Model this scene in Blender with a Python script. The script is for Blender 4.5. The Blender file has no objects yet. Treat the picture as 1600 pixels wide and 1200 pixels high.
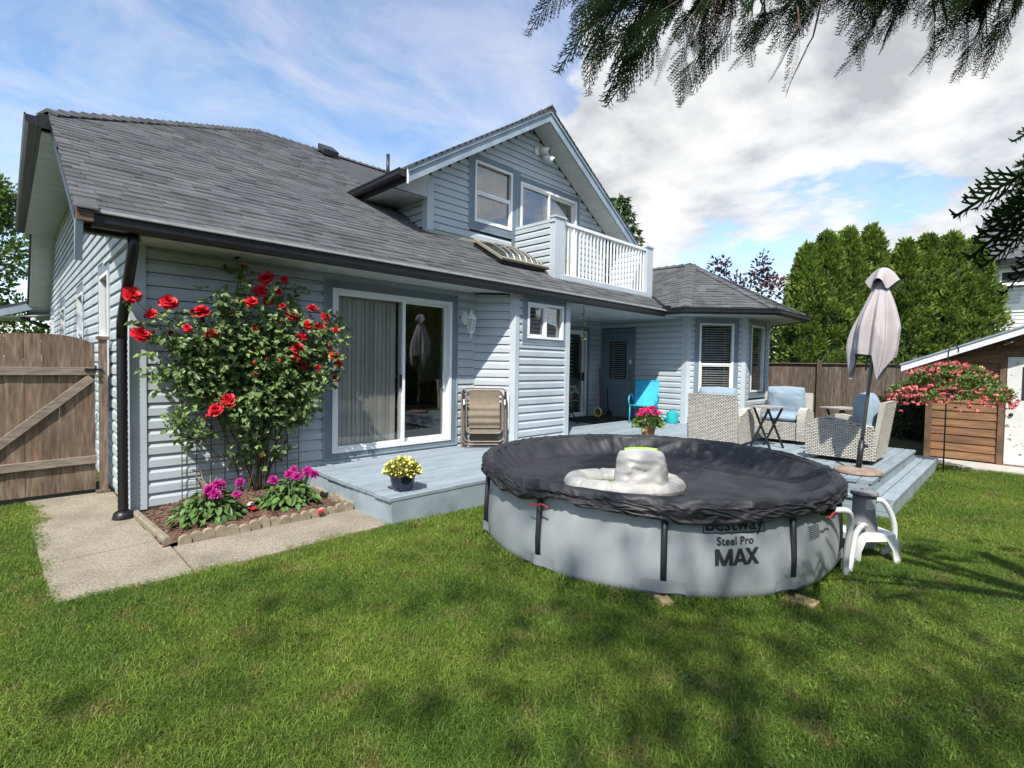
import bpy, math, random
import numpy as np
from mathutils import Vector, Matrix, noise as mnoise
R = math.radians
V = Vector
rng = random.Random(7)
scene = bpy.context.scene
COL = scene.collection

# ------------------------------------------------------------------ camera
CAM = V((-0.873, -6.0, 1.52))
FPX, YAW, PITCH, ROLL = 795.97, .783536, -.031886, .016558
fwd = V((math.sin(YAW)*math.cos(PITCH), math.cos(YAW)*math.cos(PITCH), math.sin(PITCH)))
rgt0 = V((math.cos(YAW), -math.sin(YAW), 0)); up0 = rgt0.cross(fwd)
rgt = math.cos(ROLL)*rgt0 + math.sin(ROLL)*up0
upv = -math.sin(ROLL)*rgt0 + math.cos(ROLL)*up0
cd = bpy.data.cameras.new('camera'); cam = bpy.data.objects.new('camera', cd); COL.objects.link(cam)
cam.matrix_world = Matrix((( rgt.x, upv.x, -fwd.x, CAM.x), (rgt.y, upv.y, -fwd.y, CAM.y), (rgt.z, upv.z, -fwd.z, CAM.z), (0, 0, 0, 1)))
cd.sensor_width = 36; cd.lens = 36*FPX/1600; cd.shift_y = -5.16/1600; cd.clip_start = .05; cd.clip_end = 2000
scene.camera = cam

# ------------------------------------------------------------------ sky, sun, exposure
SUN = V((-.50, -.36, .79)).normalized()
w = bpy.data.worlds.new('World'); scene.world = w; w.use_nodes = True
nt = w.node_tree; N = nt.nodes; L = nt.links; N.clear()
def wn(t, **k):
    n = N.new(t)
    for a, b in k.items(): setattr(n, a, b)
    return n
def wmath(op, a, b=None, clamp=False):
    n = wn('ShaderNodeMath', operation=op, use_clamp=clamp)
    for i, v in enumerate((a, b)):
        if v is None: continue
        if isinstance(v, (int, float)): n.inputs[i].default_value = v
        else: L.new(v, n.inputs[i])
    return n.outputs[0]
sky = wn('ShaderNodeTexSky', sky_type='NISHITA', sun_disc=False)
sky.sun_elevation = math.asin(SUN.z); sky.sun_rotation = math.atan2(SUN.x, SUN.y)
sky.altitude = 20; sky.air_density = 1.0; sky.dust_density = .5; sky.ozone_density = 1.9
tc = wn('ShaderNodeTexCoord')
sep = wn('ShaderNodeSeparateXYZ'); L.new(tc.outputs['Generated'], sep.inputs[0])
zc = wmath('MAXIMUM', sep.outputs['Z'], 0.0)
den = wmath('ADD', zc, .22)
cmb = wn('ShaderNodeCombineXYZ')
L.new(wmath('DIVIDE', sep.outputs['X'], den), cmb.inputs[0]); L.new(wmath('DIVIDE', sep.outputs['Y'], den), cmb.inputs[1])
def wnoise(scale, detail, rough, off, dist=0.0, sc=(1, 1, 1)):
    mp = wn('ShaderNodeMapping'); mp.inputs['Location'].default_value = off; mp.inputs['Scale'].default_value = sc
    L.new(cmb.outputs[0], mp.inputs[0])
    n = wn('ShaderNodeTexNoise'); n.inputs['Scale'].default_value = scale; n.inputs['Detail'].default_value = detail
    n.inputs['Roughness'].default_value = rough; n.inputs['Distortion'].default_value = dist
    L.new(mp.outputs[0], n.inputs['Vector']); return n.outputs['Fac']
def wramp(fac, pts):
    r = wn('ShaderNodeValToRGB'); e = r.color_ramp.elements
    while len(e) < len(pts): e.new(.5)
    for i, (p, c) in enumerate(pts):
        e[i].position = p; e[i].color = (c, c, c, 1) if isinstance(c, (int, float)) else (*c, 1)
    L.new(fac, r.inputs[0]); return r.outputs[0]
def wlobe(d, k0, k1):
    v = wn('ShaderNodeVectorMath', operation='DOT_PRODUCT'); L.new(tc.outputs['Generated'], v.inputs[0]); v.inputs[1].default_value = V(d).normalized()
    m = wn('ShaderNodeMapRange', interpolation_type='SMOOTHSTEP'); L.new(v.outputs['Value'], m.inputs[0]); m.inputs[1].default_value = k0; m.inputs[2].default_value = k1
    return m.outputs[0]
big = wnoise(1.7, 10, .58, (4.3, 2.2, 0), .10)
thin = wnoise(2.3, 7, .62, (9.3, 4.1, 0), .5, (1, 1.6, 1))
lob = wmath('MULTIPLY', wlobe((.86, .30, .42), .885, .985), .27)
lob = wmath('SUBTRACT', lob, wmath('MULTIPLY', wlobe((.95, .26, .12), .968, .995), .22))
lob = wmath('SUBTRACT', lob, wmath('MULTIPLY', wlobe((.35, .83, .42), .80, .95), .16))
dens = wmath('ADD', big, lob)
cum = wramp(dens, [(.545, 0.0), (.575, .55), (.61, .93), (.80, 1.0)])
veil = wramp(thin, [(.38, 0.0), (.78, .6)])
cover = wmath('MAXIMUM', cum, veil)
shade = wnoise(1.7, 8, .55, (4.38, 2.12, .0), .10)
lit = wmath('SUBTRACT', shade, big)
dd = wmath('ADD', wmath('MULTIPLY', dens, .55), wmath('ADD', wmath('MULTIPLY', lit, 1.6), .22))
ccol = wramp(dd, [(.50, (4.1, 4.1, 4.1)), (.62, (3.45, 3.5, 3.55)), (.78, (2.25, 2.32, 2.45))])
mix = wn('ShaderNodeMix', data_type='RGBA'); L.new(cover, mix.inputs[0]); L.new(sky.outputs[0], mix.inputs[6]); L.new(ccol, mix.inputs[7])
bg = wn('ShaderNodeBackground'); bg.inputs[1].default_value = .15; L.new(mix.outputs[2], bg.inputs[0])
wo = wn('ShaderNodeOutputWorld'); L.new(bg.outputs[0], wo.inputs[0])
sd = bpy.data.lights.new('sun', 'SUN'); sd.energy = 4.1; sd.angle = R(.55); sd.color = (1, .95, .87)
so = bpy.data.objects.new('sun', sd); COL.objects.link(so); so.rotation_euler = SUN.to_track_quat('Z', 'Y').to_euler()
vs = scene.view_settings; vs.view_transform = 'Standard'; vs.look = 'None'; vs.exposure = 0.74; vs.gamma = 1; vs.use_curve_mapping = False
cy = scene.cycles; cy.use_denoising = True; cy.max_bounces = 7; cy.diffuse_bounces = 3; cy.glossy_bounces = 3; cy.transmission_bounces = 4; cy.transparent_max_bounces = 10
cy.sample_clamp_indirect = 6; cy.caustics_reflective = False; cy.caustics_refractive = False

# ------------------------------------------------------------------ materials
MATS = {}
def mat(name, col, rough=.7, var=.12, scale=6, bump=0, bscale=40, col2=None, c2lo=.45, c2hi=.7, c2scale=3, spec=.4, metal=0, island=0, objvar=0, trans=0, stretch=None, sheen=0):
    """Principled surface: noise value variation, optional second (stain) colour, per-island / per-object variation, fine bump."""
    if name in MATS: return MATS[name]
    m = bpy.data.materials.new(name); m.use_nodes = True; t = m.node_tree; n = t.nodes; l = t.links
    b = n['Principled BSDF']; b.inputs['Roughness'].default_value = rough; b.inputs['Metallic'].default_value = metal
    b.inputs['Specular IOR Level'].default_value = spec
    if sheen: b.inputs['Sheen Weight'].default_value = sheen
    g = n.new('ShaderNodeNewGeometry'); src = g.outputs['Position']
    if stretch:
        mp = n.new('ShaderNodeMapping'); mp.inputs['Scale'].default_value = stretch; l.new(src, mp.inputs[0]); src = mp.outputs[0]
    def nz(s, d=5):
        q = n.new('ShaderNodeTexNoise'); q.inputs['Scale'].default_value = s; q.inputs['Detail'].default_value = d; l.new(src, q.inputs['Vector']); return q.outputs['Fac']
    def rng_(v, a, b_, lo=0, hi=1):
        q = n.new('ShaderNodeMapRange'); l.new(v, q.inputs[0]); q.inputs[1].default_value = lo; q.inputs[2].default_value = hi; q.inputs[3].default_value = a; q.inputs[4].default_value = b_; return q.outputs[0]
    def mul(a, b_):
        q = n.new('ShaderNodeMath'); q.operation = 'MULTIPLY'; l.new(a, q.inputs[0]); l.new(b_, q.inputs[1]); return q.outputs[0]
    val = rng_(nz(scale), 1-var*1.6, 1+var*1.6, .25, .75)
    if island: val = mul(val, rng_(g.outputs['Random Per Island'], 1-island, 1+island))
    if objvar:
        oi = n.new('ShaderNodeObjectInfo'); val = mul(val, rng_(oi.outputs['Random'], 1-objvar, 1+objvar))
    base = None
    if col2:
        mx = n.new('ShaderNodeMix'); mx.data_type = 'RGBA'; mx.inputs[6].default_value = (*col, 1); mx.inputs[7].default_value = (*col2, 1)
        l.new(rng_(nz(c2scale, 6), 0, 1, c2lo, c2hi), mx.inputs[0]); base = mx.outputs[2]
    vm = n.new('ShaderNodeVectorMath'); vm.operation = 'SCALE'; l.new(val, vm.inputs[3])
    if base: l.new(base, vm.inputs[0])
    else: vm.inputs[0].default_value = col
    l.new(vm.outputs[0], b.inputs['Base Color'])
    if bump:
        bp = n.new('ShaderNodeBump'); bp.inputs['Strength'].default_value = 1; bp.inputs['Distance'].default_value = bump; l.new(nz(bscale, 4), bp.inputs['Height']); l.new(bp.outputs[0], b.inputs['Normal'])
    if trans:
        tr = n.new('ShaderNodeBsdfTranslucent'); l.new(vm.outputs[0], tr.inputs[0]); ms = n.new('ShaderNodeMixShader'); ms.inputs[0].default_value = trans
        l.new(b.outputs[0], ms.inputs[1]); l.new(tr.outputs[0], ms.inputs[2]); l.new(ms.outputs[0], n['Material Output'].inputs[0])
    MATS[name] = m; return m
def glassmat(name, tint=(.8, .85, .85), base=.10, boost=1.0, rough=.0):
    m = bpy.data.materials.new(name); m.use_nodes = True; t = m.node_tree; n = t.nodes; l = t.links; n.remove(n['Principled BSDF'])
    lw = n.new('ShaderNodeLayerWeight'); lw.inputs[0].default_value = .35
    mr = n.new('ShaderNodeMapRange'); l.new(lw.outputs['Fresnel'], mr.inputs[0]); mr.inputs[3].default_value = base; mr.inputs[4].default_value = boost
    tr = n.new('ShaderNodeBsdfTransparent'); tr.inputs[0].default_value = (*tint, 1)
    gl = n.new('ShaderNodeBsdfGlossy'); gl.inputs['Roughness'].default_value = rough
    ms = n.new('ShaderNodeMixShader'); l.new(mr.outputs[0], ms.inputs[0]); l.new(tr.outputs[0], ms.inputs[1]); l.new(gl.outputs[0], ms.inputs[2]); l.new(ms.outputs[0], n['Material Output'].inputs[0])
    MATS[name] = m; return m
M_SIDE = mat('siding_paint', (.44, .492, .525), .55, .09, 1.3, .0006, 120, col2=(.37, .41, .435), c2lo=.5, c2hi=.85, c2scale=1.2)
M_POST = mat('corner_paint', (.45, .505, .54), .5, .06, 2)
M_CORE = mat('wall_core', (.035, .045, .055), .9)  # near-black so the gaps under the lap boards read as painted shadow lines
M_TRIM = mat('trim_paint', (.165, .21, .25), .5, .10, 3)
M_FASC = mat('fascia_paint', (.27, .34, .40), .5, .10, 3, col2=(.20, .26, .31), c2scale=2)
M_WHITE = mat('white_vinyl', (.78, .79, .79), .4, .04, 4)
M_SOFF = mat('soffit_vinyl', (.55, .57, .56), .6, .06, 4)
M_BLACK = mat('black_gutter', (.012, .012, .013), .38, .1, 4, spec=.45)
M_ROOFB = mat('roof_board', (.05, .05, .055), .9)
M_SHIN = mat('asphalt_shingle', (.091, .094, .099), .95, .16, 3, .004, 260, island=.17, objvar=.0, spec=.2, col2=(.104, .105, .108), c2scale=1.1)
M_SHIN1 = mat('asphalt_shingle_tab', (.091, .094, .099), .95, .16, 3, .004, 260, objvar=.17, spec=.2, col2=(.104, .105, .108), c2scale=1.1)
M_DRIP = mat('roof_edge', (.17, .17, .175), .9, .1, 8, .003, 200)
M_DECK = mat('deck_paint', (.255, .315, .355), .55, .10, 2.5, .002, 60, col2=(.19, .225, .24), c2lo=.55, c2hi=.74, c2scale=6, objvar=.10, stretch=(1, 5, 5))
M_SKIRT = mat('deck_skirt_paint', (.27, .33, .37), .6, .14, 4, .002, 50, col2=(.20, .20, .15), c2lo=.58, c2hi=.8, c2scale=3)
M_OLDWOOD = mat('weathered_wood', (.12, .085, .06), .85, .3, 7, .004, 60, col2=(.19, .165, .145), c2lo=.45, c2hi=.75, c2scale=3, objvar=.3, stretch=(6, 6, .7))
M_GATEWOOD = mat('gate_wood', (.15, .095, .06), .85, .3, 7, .004, 60, col2=(.21, .155, .115), c2lo=.4, c2hi=.7, c2scale=3, objvar=.16, stretch=(6, 6, .8))
M_RAILWOOD = mat('rail_wood', (.215, .175, .135), .85, .25, 7, .003, 60, objvar=.1, stretch=(1, 6, 6))
M_SHEDW = mat('shed_board', (.235, .125, .06), .75, .3, 6, .004, 60, col2=(.13, .075, .04), c2lo=.4, c2hi=.7, objvar=.2, stretch=(5, .8, 6))
M_SHEDT = mat('shed_post_wood', (.14, .085, .05), .8, .3, 6, .003, 50)
M_CONC = mat('aggregate_concrete', (.305, .265, .20), .95, .30, 70, .008, 120, col2=(.215, .185, .14), c2lo=.42, c2hi=.68, c2scale=2.2)
M_SLAB = mat('plain_concrete', (.45, .43, .39), .9, .1, 10, .002, 80)
M_EDGE = mat('edging_concrete', (.27, .225, .16), .95, .15, 20, .004, 90, objvar=.12)
M_MULCH = mat('mulch', (.13, .075, .05), 1, .35, 30, .02, 60, col2=(.55, .5, .5), c2lo=.70, c2hi=.78, c2scale=4.5)
M_CHIP = mat('mulch_chip', (.15, .09, .06), 1, .2, 20, island=.6)
M_SOIL = mat('lawn_soil', (.045, .06, .018), 1, .3, 8, .01, 40, col2=(.09, .075, .035), c2lo=.5, c2hi=.75, c2scale=2)
M_GLASS = glassmat('window_glass', (.96, .97, .97), .045, .8)
M_GLASSD = glassmat('door_glass', (.97, .975, .97), .055, .62)
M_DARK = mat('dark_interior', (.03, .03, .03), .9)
M_ROOM = mat('room_wall', (.62, .62, .42), .8)
M_BLIND = mat('blind_fabric', (.88, .85, .78), .8, .05, 3, objvar=.14, trans=.3)
M_SLAT = mat('blind_slat', (.80, .80, .77), .5)
M_CURT = mat('curtain_fabric', (.62, .60, .57), .8, .1, 3)
M_DOOR = mat('door_paint', (.16, .225, .275), .45, .06, 3)
M_BRONZE = mat('bronze_frame', (.34, .30, .22), .4, .1, 5, metal=.3)
M_STEEL = mat('black_steel', (.02, .022, .025), .4)
M_POOL = mat('pool_vinyl', (.295, .32, .332), .38, .05, 2, col2=(.27, .295, .31), c2lo=.55, c2hi=.9, c2scale=1.5)
M_PATCH = mat('pool_patch', (.25, .275, .29), .5, .05, 4)
M_COVER = mat('black_tarp', (.026, .026, .030), .55, .2, 8, .0025, 45, spec=.5)
M_INK = mat('dark_print', (.025, .027, .03), .6)
M_FLOAT = mat('white_float', (.46, .45, .42), .42, .05, 8, .003, 30, col2=(.30, .28, .23), c2lo=.58, c2hi=.80, c2scale=9)
M_GREEN = mat('lime_vinyl', (.30, .62, .06), .4)
M_WICK = mat('wicker_strand', (.44, .42, .375), .55, .08, 8, island=.14)
M_WICKB = mat('wicker_backing', (.07, .065, .055), .8)
M_WICKE = mat('wicker_edge', (.40, .38, .335), .6, .1, 30, .004, 90)
M_CUSH = mat('blue_cushion', (.235, .315, .385), .85, .07, 5, .004, 18, sheen=.2)
M_UMB = mat('umbrella_cloth', (.40, .37, .375), .85, .05, 4, .001, 60)
M_UMBPOLE = mat('grey_pole', (.20, .20, .21), .4, .08, 8, metal=.3)
M_RUST = mat('rusty_base', (.24, .17, .13), .7, .2, 14, .003, 40, col2=(.35, .28, .22), c2scale=6)
M_TURQ = mat('turquoise_metal', (.03, .42, .60), .35)
M_TURQF = mat('turquoise_mesh', (.03, .40, .62), .6)
M_TEAL = mat('teal_plastic', (.02, .38, .40), .3)
M_TAN = mat('tan_mesh', (.20, .16, .115), .8, .1, 10, .002, 120)
M_BRASS = mat('brown_tube', (.25, .20, .165), .4, .08, 8, metal=.4)
M_NAVY = mat('navy_glaze', (.008, .012, .05), .08, spec=.7)
M_TERRA = mat('clay_pot', (.30, .13, .07), .8)
M_GREYP = mat('grey_plastic', (.22, .22, .235), .4)
M_HOSE = mat('hose_plastic', (.60, .62, .62), .35, .05, 9)
M_WHITEP = mat('white_plastic', (.74, .74, .73), .4, .05, 6)
M_LEAF = mat('rose_leaf', (.15, .23, .07), .45, .2, 9, island=.45, trans=.25, spec=.5)
M_LEAF2 = mat('dahlia_leaf', (.10, .19, .05), .5, .15, 9, objvar=.3, trans=.25)
M_STEM = mat('plant_stem', (.09, .07, .035), .8)
M_DRY = mat('dry_stem', (.40, .27, .15), .9)
M_RED = mat('red_petal', (.60, .012, .022), .5, .15, 20, island=.25, trans=.2)
M_DRED = mat('dark_red_petal', (.18, .01, .015), .6, .2, 20, island=.2)
M_MAG = mat('magenta_petal', (.40, .012, .20), .5, .15, 20, island=.3, trans=.2)
M_PINK = mat('pink_petal', (.65, .03, .16), .5, .15, 20, island=.3, trans=.2)
M_CORAL = mat('coral_petal', (.62, .16, .15), .5, .15, 20, island=.45, trans=.2)
M_YEL = mat('yellow_petal', (.75, .68, .18), .5, .1, 20, island=.2)
M_YLEAF = mat('yellow_green_leaf', (.22, .24, .04), .5, .2, 20, island=.35, trans=.25)
M_FLEAF = mat('fuchsia_leaf', (.11, .18, .04), .5, .2, 12, island=.4, trans=.25)
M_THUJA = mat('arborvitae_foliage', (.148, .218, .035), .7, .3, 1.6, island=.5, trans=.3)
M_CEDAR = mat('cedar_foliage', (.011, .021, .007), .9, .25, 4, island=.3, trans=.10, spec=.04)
M_SPRUCE = mat('spruce_foliage', (.09, .15, .06), .7, .25, 2, island=.4, trans=.2)
M_MAPLE = mat('maple_foliage', (.10, .17, .03), .6, .25, 1.5, island=.45, trans=.35)
M_PURP = mat('purple_foliage', (.075, .035, .05), .6, .25, 2, island=.4, trans=.25)
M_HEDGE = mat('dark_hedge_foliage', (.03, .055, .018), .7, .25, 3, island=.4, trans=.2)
M_BARK = mat('bark', (.10, .075, .055), .95, .3, 8, .02, 20)
M_NBR = mat('neighbour_siding', (.68, .68, .64), .6, .05, 3)
M_PEEL = mat('peeling_white_paint', (.66, .66, .64), .7, .06, 6, .003, 40, col2=(.22, .19, .16), c2lo=.60, c2hi=.66, c2scale=11)
M_LAMPGL = mat('lamp_glass', (.55, .55, .5), .2)
M_BRASSY = mat('old_brass', (.30, .22, .08), .5, metal=.6)
M_REDP = mat('red_broom', (.35, .04, .04), .5)
M_MAT = mat('door_mat', (.025, .025, .025), 1, .2, 40)
M_BLOCK = mat('pine_block', (.48, .34, .17), .8, .15, 10)
M_CABIN = mat('cabinet_wood', (.17, .06, .025), .5, .15, 5)

# ------------------------------------------------------------------ mesh helpers
class MB:
    def __init__(s): s.v = []; s.f = []
    def add(s, vs, fs):
        o = len(s.v); s.v += [tuple(p) for p in vs]; s.f += [tuple(i+o for i in q) for q in fs]; return s
    def box(s, x0, y0, z0, x1, y1, z1):
        x0, x1 = sorted((x0, x1)); y0, y1 = sorted((y0, y1)); z0, z1 = sorted((z0, z1))
        return s.add([(x0, y0, z0), (x1, y0, z0), (x1, y1, z0), (x0, y1, z0), (x0, y0, z1), (x1, y0, z1), (x1, y1, z1), (x0, y1, z1)],
                     [(3, 2, 1, 0), (4, 5, 6, 7), (0, 1, 5, 4), (1, 2, 6, 5), (2, 3, 7, 6), (3, 0, 4, 7)])
    def ext(s, prof, p0, p1, a, b, cap=True):
        """profile [(s,t)] in axes a,b swept from p0 to p1"""
        p0, p1, a, b = V(p0), V(p1), V(a), V(b); n = len(prof)
        vs = [p0+a*q+b*t for q, t in prof]+[p1+a*q+b*t for q, t in prof]
        fs = [(i, (i+1) % n, n+(i+1) % n, n+i) for i in range(n)]
        if cap: fs += [tuple(range(n-1, -1, -1)), tuple(range(n, 2*n))]
        return s.add(vs, fs)
    def bar(s, p, q, w, h, up=(0, 0, 1), ch=0):
        p, q = V(p), V(q); d = (q-p).normalized(); a = d.cross(V(up))
        if a.length < 1e-4: a = d.cross(V((1, 0, 0)))
        a.normalize(); b = a.cross(d); w /= 2; h /= 2
        pr = [(-w, -h), (w, -h), (w, h), (-w, h)] if not ch else [(-w+ch, -h), (w-ch, -h), (w, -h+ch), (w, h-ch), (w-ch, h), (-w+ch, h), (-w, h-ch), (-w, -h+ch)]
        return s.ext(pr, p, q, a, b)
    def prism(s, poly, off):
        off = V(off); n = len(poly); vs = [V(p) for p in poly]+[V(p)+off for p in poly]
        return s.add(vs, [(i, (i+1) % n, n+(i+1) % n, n+i) for i in range(n)]+[tuple(range(n-1, -1, -1)), tuple(range(n, 2*n))])
    def tube(s, pts, r, n=8, closed=False, cap=True):
        pts = [V(p) for p in pts]; m = len(pts); rs = r if isinstance(r, (list, tuple)) else [r]*m
        vs = []; prev = None
        for i, p in enumerate(pts):
            a = pts[(i-1) % m] if (closed or i > 0) else p; b = pts[(i+1) % m] if (closed or i < m-1) else p
            d = (b-a).normalized()
            if prev is None:
                x = d.orthogonal().normalized()
            else:
                x = (prev-d*prev.dot(d))
                x = x.normalized() if x.length > 1e-5 else d.orthogonal().normalized()
            prev = x; y = d.cross(x)
            for k in range(n):
                t = 2*math.pi*k/n; vs.append(p+(x*math.cos(t)+y*math.sin(t))*rs[i])
        fs = []
        for i in range(m if closed else m-1):
            j = (i+1) % m
            for k in range(n): fs.append((i*n+k, i*n+(k+1) % n, j*n+(k+1) % n, j*n+k))
        if cap and not closed: fs += [tuple(range(n-1, -1, -1)), tuple(range((m-1)*n, m*n))]
        return s.add(vs, fs)
    def lathe(s, prof, n=24, c=(0, 0, 0), axis=None):
        c = V(c); vs = []; m = len(prof)
        for r, z in prof:
            for k in range(n):
                t = 2*math.pi*k/n; vs.append(c+V((r*math.cos(t), r*math.sin(t), z)))
        fs = []
        for i in range(m-1):
            for k in range(n): fs.append((i*n+k, i*n+(k+1) % n, (i+1)*n+(k+1) % n, (i+1)*n+k))
        if prof[0][0] > 1e-4: fs.append(tuple(range(n-1, -1, -1)))
        if prof[-1][0] > 1e-4: fs.append(tuple(range((m-1)*n, m*n)))
        return s.add(vs, fs)
    def grid(s, fn, nu, nv, wrap=False):
        vs = [fn(i/nu, j/nv) for j in range(nv+1) for i in range(nu+(0 if wrap else 1))]
        k = nu if wrap else nu+1
        fs = [(j*k+i, j*k+(i+1) % k, (j+1)*k+(i+1) % k, (j+1)*k+i) for j in range(nv) for i in range(nu)]
        return s.add(vs, fs)
    def build(s, name, m, parent=None, smooth=False, **tags):
        me = bpy.data.meshes.new(name); me.from_pydata(s.v, [], s.f); me.update()
        return link(name, me, m, parent, smooth, **tags)
def link(name, me, m, parent=None, smooth=False, label=None, cat=None, group=None, kind=None, loc=None):
    if m and not me.materials: me.materials.append(m)
    if smooth: me.polygons.foreach_set('use_smooth', [True]*len(me.polygons))
    o = bpy.data.objects.new(name, me); COL.objects.link(o)
    if parent: o.parent = parent
    if loc is not None: o.location = loc
    return tag(o, label, cat, group, kind)
def tag(o, label=None, cat=None, group=None, kind=None):
    for k, v in (('label', label), ('category', cat), ('group', group), ('kind', kind)):
        if v: o[k] = v
    return o
def thing(name, label, cat, loc=(0, 0, 0), rz=0, group=None):
    o = bpy.data.objects.new(name, None); COL.objects.link(o); o.location = loc; o.rotation_euler = (0, 0, rz); o.empty_display_size = .2
    return tag(o, label, cat, group)
def dup(root, loc, rz, label=None):
    r = root.copy(); COL.objects.link(r); r.location = loc; r.rotation_euler = (0, 0, rz)
    if label: r['label'] = label
    for ch in list(root.children):
        c = ch.copy(); COL.objects.link(c); c.parent = r
        for g in list(ch.children):
            d = g.copy(); COL.objects.link(d); d.parent = c
    return r
def autosmooth(o, deg=40):
    me = o.data; me.polygons.foreach_set('use_smooth', [True]*len(me.polygons))
    try: me.set_sharp_from_angle(angle=R(deg))
    except Exception: pass
    return o
def np_mesh(name, verts, faces_n, m, parent=None, smooth=False, **tags):
    """verts (n,3); faces (k,q) int array"""
    me = bpy.data.meshes.new(name); nv = len(verts); k, q = faces_n.shape
    me.vertices.add(nv); me.vertices.foreach_set('co', np.ascontiguousarray(verts, dtype=np.float32).ravel())
    me.loops.add(k*q); me.loops.foreach_set('vertex_index', np.ascontiguousarray(faces_n, dtype=np.int32).ravel())
    me.polygons.add(k); me.polygons.foreach_set('loop_start', np.arange(0, k*q, q, dtype=np.int32))
    try: me.polygons.foreach_set('loop_total', np.full(k, q, dtype=np.int32))
    except Exception: pass
    me.update(calc_edges=True); me.validate()
    return link(name, me, m, parent, smooth, **tags)
def cat_arc(fn, n): return [fn(i/n) for i in range(n+1)]
# ------------------------------------------------------------------ ground
def gz(x, y):
    t = min(1, max(0, (x-.9)/4.6)); t = t*t*(3-2*t)
    return -.13*t
def axis_pts(lo, hi, a, b, st):
    c = list(np.arange(a, b+1e-6, st)); s = st; x = a
    while x > lo: s *= 1.6; x -= s; c.insert(0, max(x, lo))
    s = st; x = b
    while x < hi: s *= 1.6; x += s; c.append(min(x, hi))
    return c
gx = axis_pts(-260, 260, -6, 14, .4); gy = axis_pts(-260, 260, -10, 4, .4)
lawn = MB(); lawn.v = [(x, y, gz(x, y)) for y in gy for x in gx]
nx = len(gx); lawn.f = [(j*nx+i, j*nx+i+1, (j+1)*nx+i+1, (j+1)*nx+i) for j in range(len(gy)-1) for i in range(nx-1)]
lawn.build('lawn', M_SOIL, None, True, kind='structure')

# ------------------------------------------------------------------ house
house = thing('house', 'two storey grey blue house with lap siding and dark shingle roof', 'house')
Z = V((0, 0, 1))
class Fr:
    def __init__(s, o, u, n): s.o = V((*o, 0)); s.u = V((*u, 0)).normalized(); s.n = V((*n, 0)).normalized()
    def p(s, u, z, out=0): return s.o+s.u*u+s.n*out+Z*z
CH = .127
PROF = [(.006, -.005), (.006, .021), (.010, .023), (.080, .023), (.087, .019), (.104, .009), (.1265, .004), (.1265, -.005)]
def wall(fr, length, z0, z1, openings=(), lim=None, name='wall', core=True, start=None, lap=True, parent=None):
    """core slab with openings + one lap board per course and clear stretch"""
    us = sorted({0, length, *[q for o in openings for q in (max(0, o[0]), min(length, o[1]))]}); zs = sorted({z0, z1, *[q for o in openings for q in (max(z0, o[2]), min(z1, o[3]))]})
    m = MB()
    if lim is None:
        for i in range(len(us)-1):
            for j in range(len(zs)-1):
                uc, zc_ = (us[i]+us[i+1])/2, (zs[j]+zs[j+1])/2
                if any(o[0] < uc < o[1] and o[2] < zc_ < o[3] for o in openings): continue
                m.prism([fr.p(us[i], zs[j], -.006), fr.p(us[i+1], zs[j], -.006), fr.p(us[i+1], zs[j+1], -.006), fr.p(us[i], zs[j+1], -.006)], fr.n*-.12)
    else:
        st = .127; z = z0
        while z < z1-1e-6:
            zt = min(z+st, z1); cut = [(o[0], o[1]) for o in openings if o[2] < (z+zt)/2 < o[3]]; a, b = lim((z+zt)/2)
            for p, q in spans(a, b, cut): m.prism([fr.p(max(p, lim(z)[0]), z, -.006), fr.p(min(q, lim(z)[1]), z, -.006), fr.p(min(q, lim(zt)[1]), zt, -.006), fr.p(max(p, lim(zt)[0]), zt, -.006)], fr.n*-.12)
            z = zt
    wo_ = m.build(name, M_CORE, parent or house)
    if lap:
        z = z0 if start is None else start
        while z < z1-.02:
            zm = z+CH/2; a, b = lim(zm) if lim else (0, length)
            cut = [(o[0], o[1]) for o in openings if o[2] < zm < o[3]]
            for p, q in spans(a, b, cut):
                if q-p < .03: continue
                mm = MB(); n = len(PROF); vs = []
                for end, e in ((p, 0), (q, 1)):
                    for t, o in PROF:
                        zz = min(z+t, z1); uu = end
                        if lim: uu = max(end, lim(zz)[0]) if e == 0 else min(end, lim(zz)[1])
                        vs.append(fr.p(uu, zz, o))
                mm.add(vs, [(i, (i+1) % n, n+(i+1) % n, n+i) for i in range(n)]+[tuple(range(n-1, -1, -1)), tuple(range(n, 2*n))])
                mm.build('siding_board', M_SIDE, wo_)
            z += CH
    return wo_
def spans(a, b, cuts):
    out = []; x = a
    for p, q in sorted(cuts):
        if q <= a or p >= b: continue
        if p > x: out.append((x, p))
        x = max(x, q)
    if x < b: out.append((x, b))
    return out
def frame_mb(fr, u0, u1, z0, z1, w, o0, o1, sides='lrtb'):
    m = MB()
    def b(a, c, e, g): m.prism([fr.p(a, e, o0), fr.p(c, e, o0), fr.p(c, g, o0), fr.p(a, g, o0)], fr.n*(o1-o0))
    if 'l' in sides: b(u0, u0+w, z0, z1)
    if 'r' in sides: b(u1-w, u1, z0, z1)
    if 't' in sides: b(u0+w, u1-w, z1-w, z1)
    if 'b' in sides: b(u0+w, u1-w, z0, z0+w)
    return m
def rect(fr, u0, u1, z0, z1, o0, o1):
    return MB().prism([fr.p(u0, z0, o0), fr.p(u1, z0, o0), fr.p(u1, z1, o0), fr.p(u0, z1, o0)], fr.n*(o1-o0))
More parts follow.
